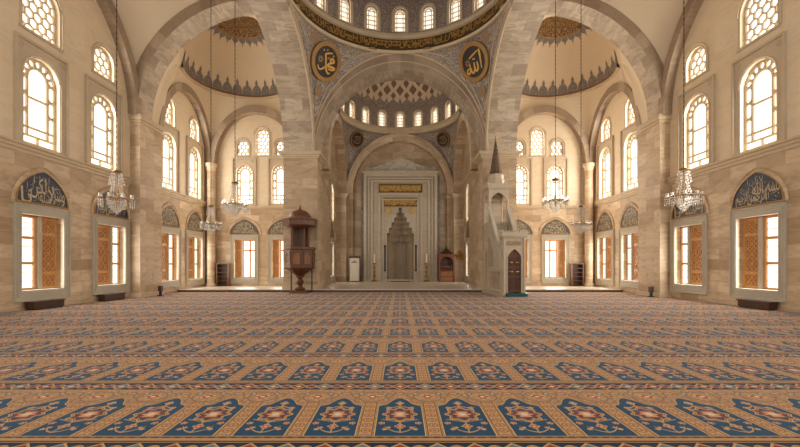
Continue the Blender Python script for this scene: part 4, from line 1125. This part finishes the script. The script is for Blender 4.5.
# white cabinet, wooden pulpit chair, gilt plaque in the niche bay
r = empty('cabinet', (-3.92, 34.6, .15), 0, 'off-white upright cabinet with dark top standing left of the prayer niche', 'cabinet')
B().box(-.4, .4, -.3, .3, .08, 2.05).build('body', 'white_box', r); B().box(-.44, .44, -.34, .32, 2.05, 2.2).build('top', 'dark_wood', r); B().box(-.36, .36, -.28, .28, 0, .08).build('plinth', 'black', r)
b = B(); b.box(-.33, .33, -.325, -.3, .2, 1.45); b.build('door_panel', 'white_box', r); b = B(); b.box(-.22, .22, -.325, -.3, 1.66, 1.72); b.box(-.12, .12, -.325, -.3, 1.78, 1.82); b.build('vent', 'black', r)
r = empty('pulpit_chair', (4.0, 34.6, .15), 0, 'reddish brown wooden pulpit seat with pointed canopy right of the prayer niche', 'pulpit')
for x in (-1, 1):
    B().box(x * .6 - .06, x * .6 + .06, -.4, .4, 0, 2.25).build('side_panel', 'red_wood', r)
B().box(-.55, .55, .3, .38, 0, 2.25).build('back_panel', 'dark_wood', r); B().box(-.55, .55, -.36, .3, 0, .95).build('seat_box', 'red_wood', r)
b = B(); b.prism(rect(-.62, .62, 1.75, 2.3), LF, -.42, -.36, [[(-.5, 1.76)] + [(.5, 1.76)] + [(.5 * cos(PI * k / 10), 1.76 + .4 * sin(PI * k / 10)) for k in range(1, 10)]]); b.build('arch_board', 'red_wood', r)
b = B(); b.box(-.75, .75, -.5, .45, 2.25, 2.38); b.build('cornice', 'red_wood', r)
b = B(); b.lathe([(.68, 2.38), (.6, 2.46), (.36, 2.62), (.1, 2.86), (.03, 2.95), (.05, 3.02), (.0, 3.12)], 8, (0, 0)); b.build('roof', 'dark_wood', r)
b = B(); b.box(-.5, .5, -.39, -.36, .08, .4); b.box(-.5, .5, -.39, -.36, .5, .88); b.build('front_panel', 'walnut_light', r)
b = B()
for k in range(5): b.box(-.44 + k * .2, -.38 + k * .2, -.38, -.34, .95, 1.3)
b.box(-.54, .54, -.39, -.33, 1.3, 1.36); b.build('railing', 'red_wood', r)
r = empty('wall_plaque', (5.12, 34.6, 2.0), 0, 'gilt brown carved plaque hung on the pilaster right of the wooden pulpit seat', 'plaque')
pl = [(-.36, 0), (.36, 0), (.36, .6), (.24, .66), (.14, .8), (0, .86), (-.14, .8), (-.24, .66), (-.36, .6)]
B().prism(pl, LF, -.05, 0).build('board', 'gold_dull', r)
b = B(); script_line(b, .6, .34, lambda u, v: (u, -.056, .36 + v), 31, .34, .14); b.build('lettering', 'dark_wood', r, fix=False)
b = B(); b.prism([(x * 1.1, z * 1.08 - .03) for x, z in pl], LF, -.07, .0, [[(x * .94, .02 + z * .95) for x, z in pl]]); b.build('frame', 'gold', r)

# ------------------------------------------------------------------ carved wooden preaching kiosk
def kiosk():
    root = empty('preaching_kiosk', (-5.75, 23.02, 0), 0, 'octagonal carved walnut preaching kiosk with domed canopy against the left main pier', 'pulpit')
    oc = lambda prof_: B().lathe(prof_, 8, (0, 0), PI / 8, PI / 8 + 2 * PI)
    B().box(-.5, .5, -.45, .5, 0, .14).build('base', 'walnut', root)
    B().lathe([(.26, .14), (.3, .2), (.3, .26), (.16, .34), (.13, .42), (.2, .55), (.22, .66), (.12, .8), (.14, .86), (.24, .92), (.24, .98)], 20).build('baluster', 'walnut', root, True)
    oc([(.2, .98), (.36, 1.1), (.62, 1.28), (.86, 1.4), (.88, 1.46), (.88, 1.52)]).build('bowl', 'walnut', root)
    g = oc([(.83, 1.5), (.83, 2.46), (.9, 2.5), (.9, 2.62), (.8, 2.62), (.78, 1.56), (0, 1.56)]).build('balcony', 'walnut', root)
    R = .83 * cos(PI / 8)
    for k in range(8):
        a = 2 * PI * k / 8; n_ = Vector((cos(a), sin(a), 0)); t = Vector((-sin(a), cos(a), 0))
        fn = lambda x, z, d: tuple(n_ * (R + d) + t * x + Vector((0, 0, z)))
        b = B(); b.prism(rect(-.25, .25, 1.58, 2.4), fn, -.01, .035, [[(-.19, 1.66), (.19, 1.66), (.19, 2.1), (.1, 2.24), (0, 2.32), (-.1, 2.24), (-.19, 2.1)]]); b.build('arched_frame', 'walnut', g)
        b = B(); b.prism([(-.19, 1.66), (.19, 1.66), (.19, 2.1), (.1, 2.24), (0, 2.32), (-.1, 2.24), (-.19, 2.1)], fn, -.01, .008)
        for j in range(3):
            z = 1.78 + j * .17; c = [fn(.07 * cos(q * PI / 4), z + .07 * sin(q * PI / 4), .012) for q in range(9)]; b.tube(c, .012, 4, False)
        b.build('inset_panel', 'walnut_light', g)
    # back boards and posts up to the canopy
    b = B()
    for a in (PI / 4, PI / 2, 3 * PI / 4):
        n_ = Vector((cos(a), sin(a), 0)); t = Vector((-sin(a), cos(a), 0)); fn = lambda x, z, d: tuple(n_ * (.46 + d) + t * x + Vector((0, 0, z))); b.prism(rect(-.21, .21, 1.56, 3.8), fn, 0, .04)
    b.build('back_boards', 'walnut', root)
    for a in (0, PI, PI * 1.27, PI * 1.73): p = Vector((.5 * cos(a), .5 * sin(a), 0)); B().tube([p + Vector((0, 0, 2.55)), p + Vector((0, 0, 3.8))], .04, 8).build('post', 'walnut', root, True)
    for x in (-.6, .6): B().box(x - .035, x + .035, .32, .4, 0, 1.6).build('rear_strut', 'walnut', root)
    oc([(.5, 3.72), (.92, 3.8), (.98, 3.86), (.98, 4.12), (1.02, 4.16), (1.02, 4.22), (.6, 4.28), (.0, 4.28)]).build('canopy', 'walnut', root)
    oc([(.0, 3.74), (.5, 3.74)]).build('canopy_underside', 'walnut_light', root)
    B().lathe([(.64, 4.27), (.64, 4.34), (.6, 4.44), (.5, 4.58), (.34, 4.7), (.14, 4.78), (.06, 4.8)], 16).build('dome', 'walnut', root, True)
    B().lathe([(.05, 4.78), (.09, 4.84), (.03, 4.9), (.06, 4.96), (.012, 5.04), (.0, 5.16)], 10).build('finial', 'brass', root, True)
kiosk()

# ------------------------------------------------------------------ stepped marble pulpit (local: x right, y away, gate at y = 0)
def minbar():
    root = empty('stepped_pulpit', (5.84, 20.42, 0), .1, 'tall carved marble stepped pulpit with brown door and dark spire by the right main pier', 'pulpit')
    X = .58; f = LF
    fs = lambda a, z, d: (d, a, z)
    B().box(-X - .1, X + .25, -.12, 3.36, 0, .16).build('plinth', 'marble', root)
    door = [(-.36, .16), (.36, .16), (.36, 2.0), (.3, 2.14), (.16, 2.3), (0, 2.42), (-.16, 2.3), (-.3, 2.14), (-.36, 2.0)]
    B().prism([(-X, .16), (X, .16), (X, 2.98), (-X, 2.98)], f, 0, .36, [door]).build('gate', 'marble', root)
    b = B(); b.prism([(x * 1.14, .16 + (z - .16) * 1.04) for x, z in door], f, -.03, .02, [door])
    for x in (-X + .05, X - .05): b.box(x - .05, x + .05, -.05, .02, .16, 2.98)
    b.build('gate_moulding', 'marble_trim', root)
    p = B().box(-.4, .4, -.03, .01, 2.58, 2.84).build('inscription_panel', 'niche', root)
    b = B(); script_line(b, .72, .22, lambda u, v: (u, -.036, 2.71 + v), 41, .3, .14); b.build('lettering', 'gold_dull', p, fix=False)
    b = B(); b.box(-X - .06, X + .06, -.06, .42, 2.98, 3.06); b.box(-X - .12, X + .12, -.12, .48, 3.06, 3.16); b.build('gate_cornice', 'marble_trim', root)
    b = B(); cp = [(-.065, 0), (.065, 0), (.075, .09), (.03, .16), (0, .25), (-.03, .16), (-.075, .09)]
    for k in range(9): x = -.6 + .15 * k; b.prism([(x + p_[0], 3.16 + p_[1]) for p_ in cp], f, -.1, -.05)
    for k in range(4): y = .0 + .13 * k; b.prism([(y + p_[0], 3.16 + p_[1]) for p_ in cp], fs, -X - .1, -X - .05); b.prism([(y + p_[0], 3.16 + p_[1]) for p_ in cp], fs, X + .05, X + .1)
    b.build('cresting', 'marble_trim', root)
    for s in (-1, 1):
        hd = [(p_[0], p_[1]) for p_ in door if p_[0] * s > .001] ; hd = [(0.006 * s, .2)] + ([(s * .35, .2), (s * .35, 2.0), (s * .29, 2.13), (s * .15, 2.29)]) + [(.006 * s, 2.40)]
        d = B().prism(hd, f, .06, .12).build('door_leaf', 'walnut', root)
        b = B(); b.prism(rect(*sorted((s * .06, s * .3)), .34, .95), f, .045, .06); b.prism(rect(*sorted((s * .06, s * .3)), 1.05, 1.45), f, .045, .06); b.prism(rect(*sorted((s * .06, s * .28)), 1.55, 2.0), f, .045, .06); b.build('raised_panel', 'dark_wood', d)
        for z in (1.25, 1.72):
            b = B(); b.tube([(s * .06, .04, z), (s * .2, .03, z + .02), (s * .3, .04, z)], .025, 6); b.lathe([(0, z - .05), (.05, z - .02), (.05, z + .02), (0, z + .05)], 8, (s * .14, .036)); b.build('brass_fitting', 'brass', d)
    B().box(-.46, .52, -.3, .05, .16, .17).build('step_mat', 'teal', root); B().box(-.5, .56, -.34, .0, 0, .155).build('mat_riser', 'teal', root)
    # side walls with arcade openings, rail above
    for s in (-1, 1):
        x0, x1 = sorted((s * X, s * (X - .04)))
        holes = []
        for k in range(6):
            y = .62 + k * .3; holes.append([(y - .115, .34), (y + .115, .34), (y + .115, 1.16), (y, 1.3), (y - .115, 1.16)])
        holes.append([(2.65, .34), (2.95, .34), (2.95, 2.3), (2.8, 2.6), (2.65, 2.3)])
        B().prism([(.36, .16), (3.3, .16), (3.3, 4.0), (2.3, 4.0), (.36, 1.45)], fs, x0, x1, holes).build('side_wall', 'marble', root)
        b = B(); xo = s * (X + .03)
        q = [(.36, 1.28), (2.3, 3.92)]
        b.prism([(.3, 1.3), (.3, 1.44), (2.3, 4.12), (2.3, 3.96)], fs, *sorted((s * (X - .12), s * (X + .05))))
        b.prism([(.3, 2.04), (.3, 2.2), (2.24, 4.86), (2.24, 4.7)], fs, *sorted((s * (X - .13), s * (X + .06))))
        b.prism([(.4, .3), (3.2, .3), (3.2, .2), (.4, .2)], fs, *sorted((s * X, s * (X + .04))))
        b.prism([(.4, 1.36), (2.2, 1.36), (2.2, 1.30), (.4, 1.30)], fs, *sorted((s * X, s * (X + .03))))
        b.build('side_moulding', 'frame', root)
        hb = [[(y - .1, 1.36 * y + 1.0), (y + .1, 1.36 * y + 1.28), (y + .1, 1.36 * y + 1.55), (y - .1, 1.36 * y + 1.28)] for y in (.6, .9, 1.2, 1.5, 1.8, 2.05)]
        b = B(); b.prism([(.365, 1.49), (2.26, 4.06), (2.26, 4.75), (.365, 2.17)], fs, *sorted((s * (X - .07), s * X))); b.build('balustrade', 'marble', root)
        b = B(); b.prism([(1.6, 1.5), (2.4, 1.5), (2.4, 3.2), (2.1, 3.1), (1.6, 2.35)], fs, *sorted((s * X, s * (X + .02)))); b.build('carved_panel', 'niche' if s < 0 else 'marble_trim', root)
    b = B()
    for k in range(12): b.box(-X + .1, X - .1, .4 + k * .165, .6 + k * .165, max(.16, .16 + (k - 1) * .31), .16 + (k + 1) * .31)
    b.build('stair', 'marble', root)
    # kiosk at the head of the stair
    y0, y1 = 2.3, 3.34
    B().box(-X - .03, X + .03, y0, y1, 3.9, 4.04).build('landing', 'marble_trim', root)
    for x in (-X + .06, X - .06):
        for y in (y0 + .07, y1 - .07): B().lathe([(.09, 4.04), (.09, 4.14), (.06, 4.18), (.055, 5.12), (.09, 5.2), (.09, 5.26)], 12, (x, y)).build('column', 'marble_trim', root, True)
    b = B()
    ah = lambda h: [(-h, 5.26), (h, 5.26), (h * .92, 5.42), (h * .6, 5.58), (0, 5.74), (-h * .6, 5.58), (-h * .92, 5.42)]
    for y in (y0, y1 - .08): b.prism(rect(-X + .004, X - .004, 5.25, 5.915), f, y + (.004 if y < 3 else -.004), y + (.084 if y < 3 else .076), [ah(X - .14)])
    for x in (-X, X - .08): b.prism([(y0, 5.25), (y1, 5.25), (y1, 5.92), (y0, 5.92)], fs, x, x + .08, [[(p_[0] * .7 + (y0 + y1) / 2, p_[1]) for p_ in ah(.52)]])
    b.build('arcade', 'marble', root)
    B().prism(rect(-X, X, 4.04, 5.25), f, y1 - .1, y1 - .04).build('rear_screen', 'marble', root)
    b = B(); b.box(-X - .05, X + .05, y0 - .05, y1 + .05, 5.92, 6.0); b.box(-X - .1, X + .1, y0 - .1, y1 + .1, 6.0, 6.08); b.build('canopy_cornice', 'marble_trim', root)
    b = B()
    for k in range(9):
        x = -.6 + .15 * k; b.prism([(x + p_[0], 6.08 + p_[1]) for p_ in cp], f, y0 - .08, y0 - .03)
        y = y0 + .0 + .13 * k; b.prism([(y + p_[0], 6.08 + p_[1]) for p_ in cp], fs, -X - .08, -X - .03); b.prism([(y + p_[0], 6.08 + p_[1]) for p_ in cp], fs, X + .03, X + .08)
    b.build('canopy_cresting', 'marble_trim', root)
    cy = (y0 + y1) / 2
    B().lathe([(.52, 6.08), (.5, 6.5), (.46, 6.56), (.46, 6.78), (.5, 6.82), (.0, 6.84)], 8, (0, cy), PI / 8, PI / 8 + 2 * PI).build('drum', 'marble', root)
    B().lathe([(.40, 6.82), (.31, 7.15), (.05, 8.75), (0, 8.8)], 10, (0, cy)).build('spire', 'spire', root)
    B().lathe([(.03, 8.74), (.09, 8.84), (.03, 8.92), (.06, 9.0), (.01, 9.1), (0, 9.3)], 10, (0, cy)).build('finial', 'gold', root, True)
minbar()

# ------------------------------------------------------------------ small furniture along the walls
for loc, rz, lab in (((-W + .24, 14.75, 0), PI / 2, 'low dark brown box under the nearest left wall window'), ((-W + .24, 18.15, 0), PI / 2, 'low dark brown box under the second left wall window'), ((W - .24, 14.65, 0), -PI / 2, 'low dark brown box under the nearest right wall window')):
    r = empty('low_box', loc, rz, lab, 'box', 'low boxes under the windows')
    w = .64
    B().box(-w, w, -.15, .15, .04, .26).build('body', 'dark_wood', r); B().box(-w - .03, w + .03, -.18, .17, .26, .3).build('lid', 'dark_wood', r); B().box(-w + .05, w - .05, -.13, .13, 0, .04).build('plinth', 'black', r)
for s, side in ((-1, 'left'), (1, 'right')):
    r = empty('open_shelf', (s * 12.1, 27.38, .15), 0, 'narrow brown wooden open shelf unit in the far %s corner' % side, 'shelf', 'corner shelf units')
    for x in (-.36, .36): B().box(x - .03, x + .03, -.2, .2, 0, 1.5).build('side_panel', 'walnut', r)
    B().box(-.33, .33, .16, .2, 0, 1.5).build('back_panel', 'dark_wood', r); B().box(-.42, .42, -.22, .22, 1.5, 1.56).build('top', 'walnut', r)
    for k in range(5): B().box(-.33, .33, -.19, .16, .06 + k * .29, .09 + k * .29).build('shelf_board', 'walnut', r)
    r = empty('dark_stand', (s * 12.62, 21.4 if s < 0 else 20.3, 0), 0, 'small near-black stand at the foot of the %s wall pier' % side, 'stand', 'small dark stands')
    r.location = (-12.45, 20.8, 0) if s < 0 else (12.55, 20.0, 0)
    B().box(-.1, .1, -.12, .12, 0, .05).build('foot', 'black', r); B().box(-.05, .05, -.05, .05, .05, .26).build('post', 'black', r); B().box(-.085, .085, -.085, .085, .24, .52).build('box', 'dark_wood', r)

# ------------------------------------------------------------------ chandeliers
def chandelier_parts(root):
    """1.3 m across, bottom of the crystal bowl at z = 0."""
    out = []
    def part(nm, b, mat, parent=root, sm=True):
        o = b.build(nm, mat, parent, sm); return o
    part('stem', B().lathe([(0, .3), (.03, .32), (.05, .6), (.025, .7), (.06, .8), (.025, .9), (.022, 1.6), (.06, 1.66), (.09, 1.7), (.04, 1.74), (.0, 1.9)], 12), 'brass')
    part('crown', B().lathe([(.1, 1.62), (.2, 1.68), (.17, 1.72), (.06, 1.76)], 16), 'brass')
    b = B()
    for k in range(33): pass
    b.lathe([(.29, .58), (.33, .6), (.33, .66), (.29, .68), (.27, .66), (.27, .6), (.29, .58)], 24); part('ring', b, 'brass')
    b = B(); r = random.Random(1)
    def crystal(b, x, y, z, h, w):
        t = b.P((x, y, z + h / 2)); d = b.P((x, y, z - h / 2)); q = [b.P((x + w * cos(PI * k / 2 + .4), y + w * sin(PI * k / 2 + .4), z + h * .12)) for k in range(4)]
        for k in range(4): b.face([t, q[k], q[(k + 1) % 4]]); b.face([d, q[(k + 1) % 4], q[k]])
    for j, (z, R, n) in enumerate(((.54, .31, 26), (.45, .30, 26), (.36, .27, 24), (.27, .23, 20), (.19, .17, 15), (.11, .11, 9), (.05, .04, 3))):
        for k in range(n): a = 2 * PI * (k + .5 * (j % 2)) / n; crystal(b, R * cos(a), R * sin(a), z, .125, .03)
    part('crystal_bowl', b, 'crystal', sm=False)
    b = B()
    for k in range(12):
        a = 2 * PI * k / 12
        for i in range(9):
            t = i / 8; R = .14 + .15 * t ** 1.6 - .03 * sin(PI * t); crystal(b, R * cos(a), R * sin(a), 1.62 - .95 * t, .11, .02)
    for k in range(10):
        a = 2 * PI * k / 10
        for i in range(4): crystal(b, (.2 + .02 * i) * cos(a), (.2 + .02 * i) * sin(a), 1.56 - .12 * i, .1, .02)
    part('crystal_strings', b, 'crystal', sm=False)
    for k in range(8):
        a = 2 * PI * k / 8 + .2; c, s = cos(a), sin(a)
        arm = part('arm', B().tube([(.3 * c, .3 * s, .63), (.4 * c, .4 * s, .56), (.52 * c, .52 * s, .52), (.56 * c, .56 * s, .57)], .016, 6), 'brass')
        b = B().lathe([(.02, .56), (.09, .59), (.1, .61), (.03, .62)], 10, (.56 * c, .56 * s)); part('drip_pan', b, 'brass', arm)
        b = B().lathe([(.05, .62), (.07, .66), (.06, .72), (.07, .77)], 10, (.56 * c, .56 * s)); part('glass_cup', b, 'shade', arm)
        b = B()
        for i in range(6):
            q = 2 * PI * i / 6
            for m in range(3): crystal(b, .56 * c + .085 * cos(q), .56 * s + .085 * sin(q), .53 - .11 * m, .11, .022)
        part('crystal_drops', b, 'crystal', arm, False)
CH = [(-10.2, 14.4, 3.43, .9, 'large crystal chandelier on a long chain in front of the nearest left wall windows'),
      (10.22, 14.4, 3.52, .9, 'large crystal chandelier on a long chain before the near right wall pier'),
      (-7.63, 18.5, 3.84, .92, 'middle-sized crystal chandelier hanging before the left far wall windows'),
      (7.19, 18.5, 4.0, .92, 'middle-sized crystal chandelier hanging beside the spire of the marble pulpit'),
      (-8.27, 17.5, 2.95, .72, 'small low crystal chandelier before the far left corner column'),
      (7.92, 17.5, 2.95, .72, 'small low crystal chandelier before the far right corner column')]
proto = None
for x, y, z, sc, lab in CH:
    if proto is None:
        proto = empty('chandelier', (x, y, z)); chandelier_parts(proto); o = proto
    else:
        o = copy_tree(proto); o.location = (x, y, z)
    o.scale = (sc,) * 3
    tag(o, lab, 'chandelier', 'crystal chandeliers')
for o in [c for c in COL.objects if c.get('category') == 'chandelier']:
    x, y, z = o.location; sc = o.scale[0]
    zt = 9 + sqrt(6.2 ** 2 + 5.55 ** 2 - (abs(x) - 7.28) ** 2 - (y - 14.2) ** 2) - z
    b = B(); zt /= sc; n = int((zt - 1.85) / .22)
    b.tube([(0, 0, 1.85), (0, 0, zt)], .012 / sc, 6)
    for k in range(n): zz = 1.9 + .22 * k; b.lathe([(.012 / sc, zz), (.02 / sc, zz + .05), (.02 / sc, zz + .1), (.012 / sc, zz + .15)], 6)
    b.build('chain', 'cable', o)

# ------------------------------------------------------------------ light
WORLD = 1.0
wd = bpy.data.worlds.new('world'); scene.world = wd; wd.use_nodes = True
bg = wd.node_tree.nodes['Background']; bg.inputs[0].default_value = (1, .93, .84, 1); bg.inputs[1].default_value = WORLD
bpy.data.objects.remove(_fo); bpy.data.curves.remove(_fcu)
vs = scene.view_settings
vs.view_transform = 'Standard'; vs.look = 'None'; vs.gamma = 1; vs.exposure = .24; vs.use_curve_mapping = False
scene.cycles.max_bounces = 10; scene.cycles.diffuse_bounces = 6; scene.cycles.sample_clamp_indirect = 6
